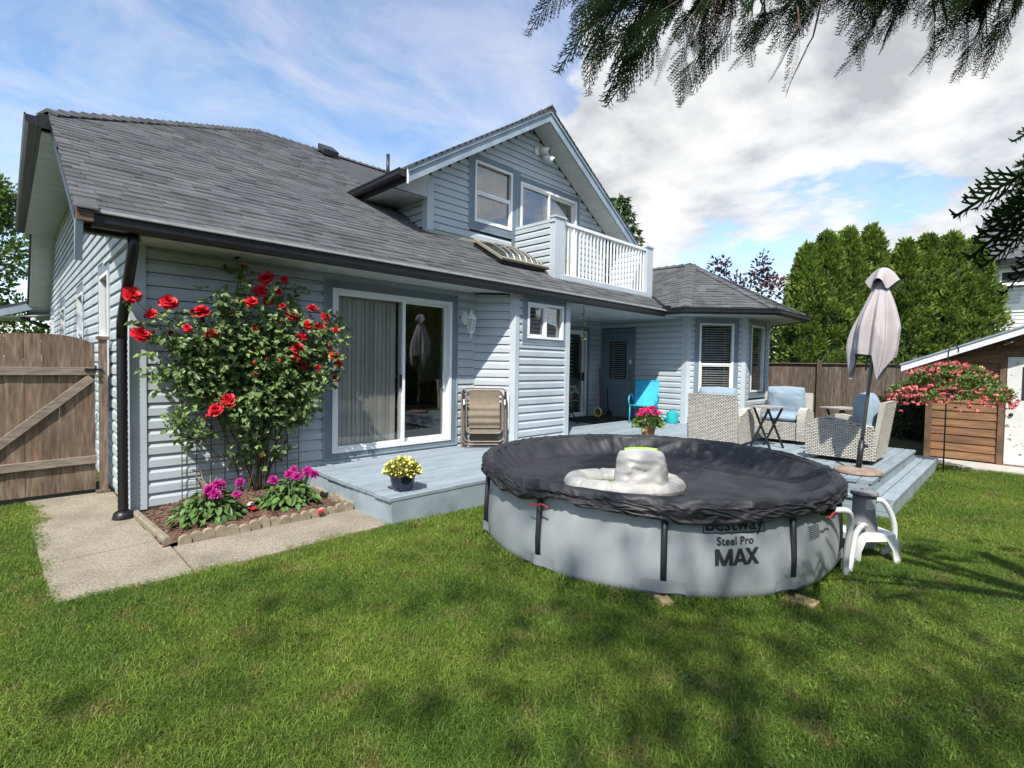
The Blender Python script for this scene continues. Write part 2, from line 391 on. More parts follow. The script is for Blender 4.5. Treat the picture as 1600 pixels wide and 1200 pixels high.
def window(fr, u0, u1, z0, z1, parent, trim=(.1, .1, .1, .1), kind='hung', cover='mini', name='window', fw=.04, glass=None, mid=None, depth=.45):
    """white frame between u0..u1, z0..z1 with painted casing (l,r,t,b), panes and what hangs behind them"""
    glass = glass or M_GLASS
    wf = frame_mb(fr, u0, u1, z0, z1, fw, -.05, .034).build(name, M_WHITE, parent)
    l, r, t, b = trim; m = MB()
    def bx(a, c, e, g): m.prism([fr.p(a, e, -.004), fr.p(c, e, -.004), fr.p(c, g, -.004), fr.p(a, g, -.004)], fr.n*.028)
    if l: bx(u0-l, u0, z0-b, z1+t)
    if r: bx(u1, u1+r, z0-b, z1+t)
    if t: bx(u0, u1, z1, z1+t)
    if b: bx(u0, u1, z0-b, z0)
    m.build('casing', M_TRIM, wf)
    lp = MB(); e = .014
    for a, c, q, g in ((u0-l-e, u0-l, z0-b-e, z1+t+e), (u1+r, u1+r+e, z0-b-e, z1+t+e), (u0-l, u1+r, z1+t, z1+t+e), (u0-l, u1+r, z0-b-e, z0-b)):
        lp.prism([fr.p(a, q, -.003), fr.p(c, q, -.003), fr.p(c, g, -.003), fr.p(a, g, -.003)], fr.n*.034)
    lp.build('casing_lip', M_FASC, wf)
    iu0, iu1, iz0, iz1 = u0+fw, u1-fw, z0+fw, z1-fw
    if kind == 'hung':
        zm = mid or (z0+z1)/2
        rect(fr, iu0, iu1, zm-.02, zm+.02, -.03, .024).build('meeting_rail', M_WHITE, wf)
        frame_mb(fr, iu0, iu1, iz0, zm-.02, .03, -.028, .012).build('sash', M_WHITE, wf)
        rect(fr, iu0+.03, iu1-.03, iz0+.03, zm-.02, -.02, -.014).build('pane', glass, wf)
        rect(fr, iu0, iu1, zm+.02, iz1, -.03, -.024).build('pane', glass, wf)
    elif kind == 'slide':
        um = mid or (u0+u1)/2
        rect(fr, um-.022, um+.022, iz0, iz1, -.03, .022).build('mullion', M_WHITE, wf)
        frame_mb(fr, iu0, um-.022, iz0, iz1, .028, -.028, .012).build('sash', M_WHITE, wf)
        rect(fr, iu0+.028, um-.022, iz0+.028, iz1-.028, -.02, -.014).build('pane', glass, wf)
        rect(fr, um+.022, iu1, iz0, iz1, -.034, -.028).build('pane', glass, wf)
    else:
        rect(fr, iu0, iu1, iz0, iz1, -.03, -.024).build('pane', glass, wf)
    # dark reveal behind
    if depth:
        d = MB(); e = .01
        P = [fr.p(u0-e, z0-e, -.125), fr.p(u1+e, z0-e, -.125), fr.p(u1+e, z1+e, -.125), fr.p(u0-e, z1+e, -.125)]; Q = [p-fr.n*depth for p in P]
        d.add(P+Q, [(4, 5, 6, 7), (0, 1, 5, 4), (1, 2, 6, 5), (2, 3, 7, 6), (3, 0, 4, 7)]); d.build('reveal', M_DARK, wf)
    if cover == 'mini':
        z = iz1-.03
        while z > iz0+.02:
            MB().prism([fr.p(iu0+.02, z, -.045), fr.p(iu1-.02, z, -.045), fr.p(iu1-.02, z+.020, -.072), fr.p(iu0+.02, z+.020, -.072)], V((0, 0, .0025))).build('blind_slat', M_SLAT, wf); z -= .052
        for q in (.2, .8): MB().tube([fr.p(iu0+(iu1-iu0)*q, iz0, -.042), fr.p(iu0+(iu1-iu0)*q, iz1, -.042)], .003, 4).build('blind_cord', M_SLAT, wf)
    elif cover == 'shutter':
        n = 2
        for k in range(2):
            a = iu0+.02+(iu1-iu0-.04)*k/2; c = iu0+.02+(iu1-iu0-.04)*(k+1)/2
            frame_mb(fr, a+.01, c-.01, iz0+.01, iz1-.01, .05, -.07, -.045).build('shutter', M_WHITE, wf)
            z = iz0+.08
            while z < iz1-.08:
                MB().prism([fr.p(a+.06, z, -.040), fr.p(c-.06, z, -.040), fr.p(c-.06, z+.046, -.058), fr.p(a+.06, z+.046, -.058)], fr.n*-.006).build('louvre', M_WHITE, wf); z += .062
    elif cover == 'curtain':
        m = MB(); W = iu1-iu0
        m.grid(lambda s, t: fr.p(iu0+.01+(W-.02)*s, iz0+(iz1-iz0)*t, -.065+.016*math.sin(s*W*62)), int(W*110), 1)
        m.build('curtain', M_CURT, wf, True)
    return wf
# --- walls
EZ = 2.60; RB = -.55; K = .58; RZ = 2.73            # soffit level, eave line, pitch, shingle height at the eave
def roofz(y): return RZ+K*(y-RB)
F_MAIN = Fr((0, 0), (1, 0), (0, -1)); F_LEFT = Fr((0, 0), (0, 1), (-1, 0)); F_45 = Fr((4.27, 0), (1, -1), (-1, -1)); F_SM = Fr((4.70, -.43), (1, 0), (0, -1))
F_RET = Fr((6.0, -.43), (0, 1), (1, 0)); F_PB = Fr((6.0, 1.62), (1, 0), (0, -1)); F_WING = Fr((9.85, 1.62), (0, -1), (-1, 0))
F_BAY = Fr((9.85, -.70), (1, -1), (-1, -1)); F_BF = Fr((10.77, -1.62), (1, 0), (0, -1)); F_BR = Fr((12.2, -1.62), (1, 1), (1, -1)); F_WR = Fr((13.12, -.70), (0, 1), (1, 0))
DZ = .27
SD = (1.97, 3.81, .385, 2.42)   # sliding door
wm = wall(F_MAIN, 4.27, .065, EZ, [(SD[0]-.1, SD[1]+.1, .30, SD[3]+.1)])
def leftlim(z):
    y0 = 0 if z < 2.62 else RB+(z-2.64)/K; y0 = max(0, y0); return (y0, 12.0-y0)
LW = [(1.42, 2.16), (4.10, 4.88), (7.35, 8.25), (10.4, 11.2)]
wl = wall(F_LEFT, 12, .065, 4.42, [(a-.08, b+.08, .95 if k == 0 else 1.2, 2.66) for k, (a, b) in enumerate(LW)], lim=leftlim)
W45 = wall(F_45, .608, .30, EZ); 
ws = wall(F_SM, 1.30, .25, EZ, [(.17, 1.28, 1.85, 2.60)])
wr = wall(F_RET, 2.05, .27, EZ)
PSL = (1.6, 3.27)                # porch slider on back wall
wp = wall(F_PB, 3.85, .27, EZ, [(PSL[0]-.1, PSL[1]+.1, .27, 2.45)])
wd = wall(F_WING, 2.32, .27, EZ+.05, [(.05, 1.05, .27, 2.44)], start=.30)
wb = wall(F_BAY, 1.30, .27, EZ+.05, [(.17, 1.15, .84, 2.62)], start=.30)
wf_ = wall(F_BF, 1.43, .27, EZ+.05, [(.20, 1.22, .84, 2.62)], start=.30)
wall(F_BR, 1.30, .0, EZ+.05, start=.30); wall(F_WR, 8, .0, EZ+.05, start=.30)
# corner posts
def post(fr, u, z0, z1, w=.10, o=.03, parent=house, both=None):
    m = rect(fr, u-w, u, z0, z1, -.02, o) if both is None else rect(fr, u, u+w, z0, z1, -.02, o)
    return m.build('corner_post', M_POST, parent)
MB().box(-.034, -.034, .055, .095, .0, EZ).build('corner_post', M_POST, house); MB().box(-.032, .0, .06, .0, .09, EZ).build('corner_post', M_POST, house)
rect(F_45, -.035, -.002, .30, EZ, -.01, .03).build('corner_post', M_POST, house)
rect(F_45, .545, .64, .25, EZ, -.02, .034).build('corner_post', M_POST, house); rect(F_SM, -.012, .085, .25, EZ, -.01, .036).build('corner_post', M_POST, house)
rect(F_SM, 1.225, 1.335, .25, EZ, -.01, .036).build('corner_post', M_POST, house); MB().box(6.0, -.43, .25, 6.034, -.33, EZ).build('corner_post', M_POST, house)
rect(F_WING, 2.23, 2.345, .27, 2.66, -.01, .03).build('corner_post', M_POST, house); rect(F_BAY, -.012, .09, .27, 2.66, -.01, .032).build('corner_post', M_POST, house)
rect(F_BAY, 1.21, 1.312, .27, 2.66, -.01, .032).build('corner_post', M_POST, house); rect(F_BF, -.012, .10, .27, 2.66, -.01, .03).build('corner_post', M_POST, house)
rect(F_BF, 1.33, 1.445, .27, 2.66, -.01, .03).build('corner_post', M_POST, house)
rect(F_WING, -.0, .045, .27, 2.6, -.01, .02).build('corner_post', M_POST, house)
# plinth under the siding
MB().box(.0, .0, -.1, 4.3, .1, .063).build('foundation', M_SLAB, house); MB().box(.0, .0, -.1, .1, 12, .061).build('foundation', M_SLAB, house)
# --- windows
for k, (a, b) in enumerate(LW):
    window(F_LEFT, a, b, 1.02 if k == 0 else 1.28, 2.52, house, (.07, .07, .14, .1), 'hung', None if k == 0 else 'curtain', depth=None if k == 0 else .4)
window(F_SM, .28, 1.16, 1.94, 2.51, house, (.105, .085, .085, .085), 'slide', 'shutter')
window(F_BAY, .28, 1.04, .98, 2.50, house, (.10, .10, .11, .12), 'hung', 'mini', mid=1.60)
window(F_BF, .30, 1.08, .98, 2.50, house, (.09, .13, .11, .12), 'fixed', 'mini')
# --- sliding door (main)
def slider(fr, u0, u1, z0, z1, parent, trim, mid, name='sliding_door'):
    d = frame_mb(fr, u0, u1, z0, z1, .045, -.06, .034).build(name, M_WHITE, parent)
    m = MB(); t = trim
    def bx(a, c, e, g): m.prism([fr.p(a, e, -.004), fr.p(c, e, -.004), fr.p(c, g, -.004), fr.p(a, g, -.004)], fr.n*.028)
    bx(u0-t, u0, z0-.06, z1+t); bx(u1, u1+t, z0-.06, z1+t); bx(u0, u1, z1, z1+t); bx(u0, u1, z0-.06, z0); m.build('casing', M_TRIM, d)
    lp = MB(); e = .016
    for a, c, q, g in ((u0-t-e, u0-t, z0-.06, z1+t+e), (u1+t, u1+t+e, z0-.06, z1+t+e), (u0-t, u1+t, z1+t, z1+t+e), (u0-t-e, u1+t+e, z0-.075, z0-.06)):
        lp.prism([fr.p(a, q, -.003), fr.p(c, q, -.003), fr.p(c, g, -.003), fr.p(a, g, -.003)], fr.n*.036)
    lp.build('casing_lip', M_FASC, d)
    a, b = u0+.045, u1-.045
    frame_mb(fr, a, mid+.02, z0+.045, z1-.045, .035, -.05, .018).build('door_panel', M_WHITE, d)
    frame_mb(fr, mid-.02, b, z0+.045, z1-.045, .04, -.085, -.052).build('door_panel', M_WHITE, d)
    rect(fr, mid-.02, mid+.025, z0+.045, z1-.045, .0182, .027).build('interlock', M_WHITE, d)
    rect(fr, a+.035, mid-.015, z0+.08, z1-.08, -.02, -.012).build('pane', M_GLASSD, d)
    rect(fr, mid+.02, b-.04, z0+.085, z1-.085, -.072, -.064).build('pane', M_GLASSD, d)
    return d
sdo = slider(F_MAIN, *SD, house, .10, 2.985)
rect(F_MAIN, 2.925, 2.95, 1.18, 1.36, .018, .04).build('door_handle', M_BLACK, sdo); rect(F_MAIN, 3.70, 3.72, 1.15, 1.40, -.05, -.02).build('door_handle', M_WHITE, sdo)
for i in range(14):     # vertical blinds, drawn over the left half
    x = 2.07+i*.062; ang = .42+.22*math.sin(i*2.3); dx, dy = .044*math.cos(ang), .024*math.sin(ang)
    MB().prism([(x-dx, .075-dy, .42), (x+dx, .075+dy, .42), (x+dx, .075+dy, 2.34), (x-dx, .075-dy, 2.34)], (.0, .002, 0)).build('blind_slat', M_BLIND, sdo)
# room behind the slider
rm = MB(); x0, x1, y0, y1, z0, z1 = .13, 5.6, .13, 4.2, .30, 2.58; wy0, wy1, wz0, wz1 = 1.36, 2.22, .98, 2.56
rm.add([(x0, y0, z0), (x1, y0, z0), (x1, y1, z0), (x0, y1, z0), (x0, y0, z1), (x1, y0, z1), (x1, y1, z1), (x0, y1, z1)], [(0, 1, 2, 3), (7, 6, 5, 4), (3, 2, 6, 7), (1, 5, 6, 2)])
for a, b, c, d in ((y0, wy0, z0, z1), (wy1, y1, z0, z1), (wy0, wy1, z0, wz0), (wy0, wy1, wz1, z1)): rm.add([(x0, a, c), (x0, b, c), (x0, b, d), (x0, a, d)], [(0, 1, 2, 3)])
rm.build('room', M_ROOM, house)
# porch slider and back door
ps = slider(F_PB, PSL[0], PSL[1], DZ+.02, 2.36, house, .09, 2.42, 'porch_sliding_door')
MB().box(7.5, 1.80, .3, 9.4, 1.82, 2.4).build('dark_backing', M_DARK, ps); rect(F_PB, 3.19, 3.215, 1.15, 1.35, -.05, .0).build('door_handle', M_BLACK, ps)  # near-black sheet stands in for the unlit room behind the porch glass
for k in range(20): MB().prism([F_PB.p(1.7, .45+k*.09, -.10), F_PB.p(2.9, .45+k*.09, -.10), F_PB.p(2.9, .48+k*.09, -.14), F_PB.p(1.7, .48+k*.09, -.14)], V((0, 0, .004))).build('blind_slat', M_SLAT, ps)
bd = rect(F_WING, .14, .96, DZ+.02, 2.34, -.04, -.005).build('door', M_DOOR, house)
m = frame_mb(F_WING, .05, 1.05, DZ, 2.44, .085, -.03, .024, 'lrt'); m.build('door_casing', M_TRIM, bd)
frame_mb(F_WING, .27, .84, 1.16, 2.17, .045, -.004, .014).build('lite_frame', M_DOOR, bd)
rect(F_WING, .315, .795, 1.205, 2.125, -.004, .002).build('pane_backing', M_DARK, bd); rect(F_WING, .315, .795, 1.205, 2.125, .010, .013).build('pane', M_GLASS, bd)
for k in range(17): rect(F_WING, .35, .76, 1.24+k*.052, 1.252+k*.052, .003, .006).build('blind_slat', M_SLAT, bd)
for a, b in ((.22, .49), (.61, .88)): frame_mb(F_WING, a, b, .50, 1.02, .022, -.004, .008).build('door_moulding', M_DOOR, bd)
for z in (1.22, 1.42): MB().lathe([(.0, 0), (.03, .0), (.028, .05), (.0, .06)], 12).build('door_knob', M_BRASSY, bd, True).matrix_basis = Matrix.Translation(F_WING.p(.90, z, 0))@V((0, 0, 1)).rotation_difference(F_WING.n).to_matrix().to_4x4()
rect(F_WING, .865, .935, 1.58, 1.68, -.004, .0).build('door_sticker', M_WHITE, bd)

# ------------------------------------------------------------------ roof
roof = MB()
YR, ZR = 6.0, roofz(6.0); YJ = 2.44; ZJ = roofz(YJ); XL = -.45; XR = 9.62
def sheet(pts, th=.1): 
    m_ = MB(); m_.prism(pts, (0, 0, -th)); return m_
def off(y): return roofz(y)-.02
m = MB()
m.prism([(XL, RB, off(RB)), (9.10, RB, off(RB)), (XR+.02, .05, off(.05)), (XR+.02, .15, off(.15)), (6.34, .15, off(.15)), (6.34, 1.25, off(1.25)), (XL, 1.25, off(1.25))], (0, 0, -.10))
m.prism([(XL, 1.25, off(1.25)), (4.22, 1.25, off(1.25)), (4.22, YR, off(YR)), (XL+YR-YJ, YR, off(YR)), (XL, YJ, off(YJ))], (0, 0, -.10))
m.prism([(4.22, 2.6, off(2.6)), (XR, 2.6, off(2.6)), (XR, YR, off(YR)), (4.22, YR, off(YR))], (0, 0, -.10))
m.prism([(XL, 12-YJ, off(YJ)), (XL+YR-YJ, YR, off(YR)), (XR, YR, off(YR)), (XR, 12-RB, off(RB)), (XL, 12-RB, off(RB))], (0, 0, -.10))
m.prism([(XL-.13, YJ-.12, ZJ-.10), (XL+YR-YJ, YR, off(YR)), (XL-.13, 12-YJ+.12, ZJ-.10)], (0, 0, -.08))
rf = m.build('roof', M_ROOFB, house)
# dormer footprint and balcony recess are left free of shingles
def main_ok(x, y):
    if y > 1.16 and x > 4.16 and y < 2.3: return False
    if y >= 2.3 and x > 3.5+.0*(y): return False if x > 4.2 or roofz(y) < 4.45 else True
    if .12 < y and 6.26 < x < 9.62: return False
    return True
shingles = []          # (x0, x1, y0, y1) footprints on the front slope
EXP = .146; cosk = 1/math.sqrt(1+K*K); dy = EXP*cosk
row = 0; y = RB
while y < YR-.05:
    y1 = min(y+dy, YR); xl = XL-.02 if y < YJ else XL+(y-YJ); xr = 9.13+max(0, (y-RB)) if y < .0 else XR
    x = xl-rng.uniform(0, .25)
    while x < xr:
        wd_ = rng.choice((.14, .17, .2, .24, .28, .33)); a, b = max(x, xl), min(x+wd_, xr); x += wd_
        if b-a < .03 or not main_ok((a+b)/2, (y+y1)/2): continue
        shingles.append((a, b, y, y1, row))
    y = y1; row += 1
def shingle_geo(a, b, y0, y1, th):
    n_ = V((0, -K, 1)).normalized(); g = .004
    P = []
    for yy, t in ((y0-.012, th), (y1+.03, .002)):
        for xx in (a+g/2, b-g/2): P.append(V((xx, yy, roofz(yy)))+n_*t)
    Q = [V((p.x, p.y, roofz(p.y)-.03)) for p in P[:2]]
    return [P[0], P[1], P[3], P[2], Q[0], Q[1]], [(0, 1, 2, 3), (4, 5, 1, 0), (0, 3, 4), (1, 5, 2)]
def nearness(s_): return (V(((s_[0]+s_[1])/2, (s_[2]+s_[3])/2, roofz(s_[2])))-CAM).length-(s_[1]-s_[0])*2
shingles.sort(key=nearness)
for s_ in shingles[:300]:
    vs_, fs_ = shingle_geo(*s_[:4], rng.choice((.014, .016, .026))); MB().add(vs_, fs_).build('shingle', M_SHIN1, rf)
m = MB()
for s_ in shingles[300:]:
    m.add(*shingle_geo(*s_[:4], rng.choice((.014, .016, .026))))
m.build('shingle_field', M_SHIN, rf, kind='stuff')
# hip and ridge caps
def caps(p, q, n_, wdt=.15, lift=.02, tilt=.6, name='ridge_cap', parent=rf, sides=None):
    p, q = V(p), V(q); d = (q-p)/n_; L_ = d.length; t = d.normalized(); a = t.cross(Z).normalized()
    for i in range(n_):
        s0 = p+d*i; s1 = p+d*(i+1.15)
        MB().add([s0+a*wdt-Z*wdt*tilt+Z*lift, s0+Z*(lift+.012), s0-a*wdt-Z*wdt*tilt+Z*lift, s1+a*wdt-Z*wdt*tilt+Z*.004, s1+Z*.01, s1-a*wdt-Z*wdt*tilt+Z*.004,
                  s0+a*wdt-Z*wdt*tilt, s0, s0-a*wdt-Z*wdt*tilt],
                 [(0, 1, 4, 3), (1, 2, 5, 4), (0, 6, 7, 1), (1, 7, 8, 2), (0, 3, 6), (2, 8, 5)]).build(name, M_SHIN1, parent)
caps((XL-.03, YJ-.03, ZJ+.01), (XL+YR-YJ, YR, ZR+.01), 30, .13, .03, .42)
caps((XL+YR-YJ, YR, ZR+.01), (6.9, YR, ZR+.01), 22, .13, .03, .55)
# fascia, gutter, drip edge and soffit of the front eave
GUT = [(0, 0), (-.085, 0), (-.115, .035), (-.115, .085), (-.125, .10), (-.125, .118), (-.112, .118), (-.105, .105), (-.012, .105), (0, .118)]
MB().ext(GUT, (-.36, RB+.03, EZ-.01), (9.02, RB+.03, EZ-.01), (0, 1, 0), Z).build('gutter', M_BLACK, rf)
for x in (2.9, 6.1): MB().ext([(a*1.04+.002, b*1.05-.003) for a, b in GUT], (x, RB+.03, EZ-.01), (x+.05, RB+.03, EZ-.01), (0, 1, 0), Z).build('gutter_joint', M_BLACK, rf)
MB().box(XL, RB+.031, EZ, 9.2, RB+.055, EZ+.13).build('fascia', M_BLACK, rf)
MB().ext([(0, 0), (-.10, -.022), (-.135, -.052), (-.135, -.060), (-.09, -.034), (0, -.012)], (XL, RB+.03, RZ+.025), (9.05, RB+.03, RZ+.025), (0, 1, 0), Z).build('roof_edge', M_DRIP, rf)
x = -.04
while x < 9.0:
    b = min(x+.30, 9.1)
    MB().box(x+.003, RB+.055, EZ, b-.003, -.002 if b < 4.3 else 1.62 if b > 6.05 else -.42, EZ+.015).build('soffit_panel', M_SOFF, rf); x = b
MB().box(-.04, RB+.055, EZ+.016, 9.9, 1.7, EZ+.05).build('ceiling', M_SOFF, rf)
# left rake: dark barge board, soffit panels, box end, half-hip eave
def rk(y, dz, x): return (x, y, roofz(y)+dz)
MB().add([rk(RB, -.02, XL), rk(YJ, -.02, XL), rk(YJ, -.22, XL), rk(RB, -.20, XL), rk(RB, -.02, XL+.03), rk(YJ, -.02, XL+.03), rk(YJ, -.22, XL+.03), rk(RB, -.20, XL+.03)], [(0, 1, 2, 3), (7, 6, 5, 4), (0, 4, 5, 1), (3, 2, 6, 7), (0, 3, 7, 4), (1, 5, 6, 2)]).build('barge_board', M_BLACK, rf)
MB().box(XL-.004, RB-.10, EZ+.02, XL+.10, RB+.06, RZ+.015).build('rake_return', M_SHEDT, rf)
MB().prism([(XL-.02, RB-.13, RZ-.02), (XL+.13, RB-.13, RZ-.02), (XL+.13, RB+.04, RZ+.09), (XL-.02, RB+.04, RZ+.09)], (0, 0, .012)).build('shingle', M_SHIN1, rf)
MB().prism([(XL-.012, RB-.09, EZ+.03), (XL-.012, RB+.02, EZ+.03), (XL-.012, RB+.08, EZ-.28), (XL-.012, RB+.03, EZ-.28)], (.05, 0, 0)).build('rake_return', M_FASC, rf)
n_ = 9
for i in range(n_):
    a = RB+.1+(YJ-RB-.1)*i/n_; b = RB+.1+(YJ-RB-.1)*(i+1)/n_-.006
    MB().prism([rk(a, -.24, XL+.03), rk(b, -.24, XL+.03), rk(b, -.24, -.0), rk(a, -.24, -.0)], (0, 0, .02)).build('soffit_panel', M_SOFF, rf)
yy = YJ
while yy < 12-YJ:
    b = min(yy+.35, 12-YJ); MB().box(XL-.08, yy+.004, ZJ-.245, .0, b-.004, ZJ-.225).build('soffit_panel', M_SOFF, rf); yy = b
MB().ext(GUT, (XL-.11, YJ-.14, ZJ-.22), (XL-.11, 12-YJ+.14, ZJ-.22), (1, 0, 0), Z).build('gutter', M_BLACK, rf)
MB().box(XL-.108, YJ-.14, ZJ-.23, XL-.085, 12-YJ+.14, ZJ-.09).build('fascia', M_BLACK, rf)
MB().box(XL-.108, YJ-.145, ZJ-.23, XL+.01, YJ-.125, ZJ-.07).build('fascia', M_BLACK, rf)
ZB = roofz(RB)
MB().add([(XL, 12-YJ, ZJ-.02), (XL, 12-RB, ZB-.02), (XL, 12-RB, ZB-.2), (XL, 12-YJ, ZJ-.25), (XL+.03, 12-YJ, ZJ-.02), (XL+.03, 12-RB, ZB-.02), (XL+.03, 12-RB, ZB-.2), (XL+.03, 12-YJ, ZJ-.25)], [(0, 1, 2, 3), (7, 6, 5, 4), (0, 4, 5, 1), (3, 2, 6, 7), (0, 3, 7, 4), (1, 5, 6, 2)]).build('barge_board', M_BLACK, rf)
for i in range(9):
    a = 12-YJ+(YJ-RB)*i/9; b = 12-YJ+(YJ-RB)*(i+1)/9-.006; za, zb = ZJ-K*(a-12+YJ)-.25, ZJ-K*(b-12+YJ)-.25
    MB().prism([(XL+.03, a, za), (XL+.03, b, zb), (0, b, zb), (0, a, za)], (0, 0, .02)).build('soffit_panel', M_SOFF, rf)
# small side porch roof at the rear, its soffit camera
pr = MB().prism([(-1.05, 12.05, 2.62), (.0, 12.05, 3.02), (.0, 14.0, 3.02), (-1.05, 14.0, 2.62)], (0, 0, .10)).build('porch_roof', M_ROOFB, house)
MB().prism([(-1.08, 12.0, 2.46), (.0, 12.0, 2.86), (.0, 12.0, 3.03), (-1.08, 12.0, 2.63)], (0, .05, 0)).build('fascia', M_FASC, pr)
MB().prism([(-1.0, 12.05, 2.48), (.0, 12.05, 2.60), (.0, 14, 2.60), (-1.0, 14, 2.48)], (0, 0, .03)).build('soffit_panel', M_SOFF, pr)
MB().tube([(-.55, 12.2, 2.52), (-.3, 12.3, 2.40), (-.02, 12.3, 2.30)], .05, 8).build('porch_bracket', M_BLACK, pr)
MB().lathe([(0, 0), (.055, 0), (.06, .06), (0, .09)], 12, (-.33, 12.08, 2.44)).build('security_camera', M_WHITEP, pr, True)
# roof vents
MB().prism([(4.42, 5.62, roofz(5.62)+.02), (4.78, 5.62, roofz(5.62)+.02), (4.78, 5.95, roofz(5.95)+.05), (4.42, 5.95, roofz(5.95)+.05)], (0, -.03, .12)).build('roof_vent', M_STEEL, rf)
MB().tube([(6.28, 5.9, 6.2), (6.28, 5.9, 6.95)], .045, 10).build('vent_pipe', M_STEEL, rf, True)

# downspout at the near corner
dsp = [(-.07, -.50, EZ+.02), (-.07, -.50, 2.48), (-.08, -.44, 2.33), (-.09, -.20, 2.02), (-.10, -.10, 1.86), (-.10, -.085, 1.7)]
ds = MB().tube(dsp, .043, 12).build('downspout', M_BLACK, house, True)
m = MB(); z = 1.72; pts = []; rr = []
while z > .06: pts += [(-.10, -.085, z)]; rr += [.039 if len(pts) % 2 else .043]; z -= .026
m.tube(pts, rr, 14); m.build('downspout_pipe', M_BLACK, ds, True)
MB().lathe([(.05, .08), (.075, .06), (.085, .02), (.085, .0), (0, 0)], 18, (-.10, -.085, .012)).build('downspout_collar', M_BLACK, ds, True)

# ------------------------------------------------------------------ dormer
DY, DX0, DX1, RX, DRZ, DK = 1.2, 4.22, 9.3, 6.74, 6.52, .625
def dlim(z):
    h = (DRZ-.22-z)/DK; return (max(DX0, RX-h)-DX0, min(DX1, RX+h)-DX0)
F_D = Fr((DX0, DY), (1, 0), (0, -1)); F_DC = Fr((DX0, DY), (0, 1), (-1, 0))
W1 = (5.24-DX0, 6.20-DX0, 4.13, 5.24); W2 = (6.43-DX0, 8.23-DX0, 3.16, 5.16)
dw = wall(F_D, DX1-DX0, 3.12, 6.28, [(W1[0]-.12, W1[1]+.1, W1[2]-.14, W1[3]+.08), (W2[0]-.06, W2[1]+.08, 3.1, W2[3]+.10)], lim=dlim, start=3.17)
wall(F_DC, 1.5, 3.2, 4.35, lim=lambda z: (0, max(.02, min(1.5, (z-roofz(DY)+.05)/K))), start=3.33+.0)
MB().box(DX0-.035, DY-.036, 3.70, DX0+.10, DY-.0, 4.60).build('corner_post', M_POST, house); MB().box(DX0-.034, DY, 3.72, DX0, DY+.10, 4.6).build('corner_post', M_POST, house)
window(F_D, *W1, house, (.13, .0, .10, .14), 'hung', 'curtain')
rect(F_D, W1[1], W2[0], 3.2, W1[3]+.10, -.004, .025).build('casing', M_TRIM, house)
sd2 = slider(F_D, *W2, house, .09, 7.30-DX0, 'balcony_door')
MB().grid(lambda s, t: (7.35+.8*s, DY+.2+.015*math.sin(s*50), 3.2+1.9*t), 60, 1).build('curtain', M_CURT, sd2, True)
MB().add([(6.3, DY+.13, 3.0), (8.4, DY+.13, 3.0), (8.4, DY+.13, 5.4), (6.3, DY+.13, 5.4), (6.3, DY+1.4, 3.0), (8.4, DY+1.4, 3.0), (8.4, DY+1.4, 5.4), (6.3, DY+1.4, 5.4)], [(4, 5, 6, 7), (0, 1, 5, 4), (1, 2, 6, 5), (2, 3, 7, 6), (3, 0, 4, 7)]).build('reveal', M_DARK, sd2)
DF = .72           # rake front
def dz_(x): return DRZ-DK*abs(x-RX)
DL, DRt = 3.50, 9.98
dr = MB().prism([(DL, DF, dz_(DL)), (RX, DF, DRZ), (RX, DF, DRZ-.10), (DL, DF, dz_(DL)-.10)], (0, 5.28, 0)).prism([(RX, DF, DRZ), (DRt, DF, dz_(DRt)), (DRt, DF, dz_(DRt)-.10), (RX, DF, DRZ-.10)], (0, 5.28, 0)).build('dormer_roof', M_ROOFB, house)
def rake(x0, x1, d0, d1, y0, y1, name, m_, parent=dr):
    return MB().prism([(x0, y0, dz_(x0)+d0), (x1, y0, dz_(x1)+d0), (x1, y0, dz_(x1)+d1), (x0, y0, dz_(x0)+d1)], (0, y1-y0, 0)).build(name, m_, parent)
rake(DL, RX, -.235, -.075, DF-.02, DF+.01, 'barge_board', M_FASC); rake(RX, DRt, -.235, -.075, DF-.02, DF+.01, 'barge_board', M_FASC)
rake(DL, RX, -.075, -.012, DF-.045, DF+.01, 'rake_trim', M_FASC); rake(RX, DRt, -.075, -.012, DF-.045, DF+.01, 'rake_trim', M_FASC)
MB().box(DL-.008, DF-.024, dz_(DL)-.25, DL+.012, DF+.0, dz_(DL)-.02).build('rake_end', M_WHITE, dr)
for sgn in (-1, 1):      # shingle courses, edges showing along the rake
    xe = DL if sgn < 0 else DRt; n_ = 27
    for i in range(n_):
        a = xe+(RX-xe)*i/n_; b = xe+(RX-xe)*(i+1.12)/n_; b = min(b, RX) if sgn < 0 else max(b, RX); a2 = a+sgn*.015
        MB().prism([(a2, DF-.06, dz_(a2)+.028), (b, DF-.06, dz_(b)+.012), (b, DF-.06, dz_(b)-.015), (a2, DF-.06, dz_(a2)-.015)], (0, 2.2 if sgn < 0 else 4, 0)).build('shingle', M_SHIN1, dr)
caps((RX, DF-.07, DRZ+.03), (RX, 5.9, DRZ+.03), 20, .12, .03, .6, parent=dr)
n_ = 16
for i in range(n_):      # soffit under both rakes
    for x0, x1 in ((RX+.03, DRt-.05), (DL+.1, RX-.03)):
        a = x0+(x1-x0)*i/n_; b = x0+(x1-x0)*(i+1)/n_-.006
        MB().prism([(a, DF+.012, dz_(a)-.215), (b, DF+.012, dz_(b)-.215), (b, DY-.02, dz_(b)-.215), (a, DY-.02, dz_(a)-.215)], (0, 0, .02)).build('soffit_panel', M_SOFF, dr)
MB().ext(GUT, (DL-.0, DF+.02, dz_(DL)-.145), (DL-.0, 2.45, dz_(DL)-.145), (1, 0, 0), Z).build('gutter', M_BLACK, dr)
MB().box(DL+.001, DF+.01, dz_(DL)-.20, DL+.03, 2.5, dz_(DL)-.01).build('fascia', M_BLACK, dr)
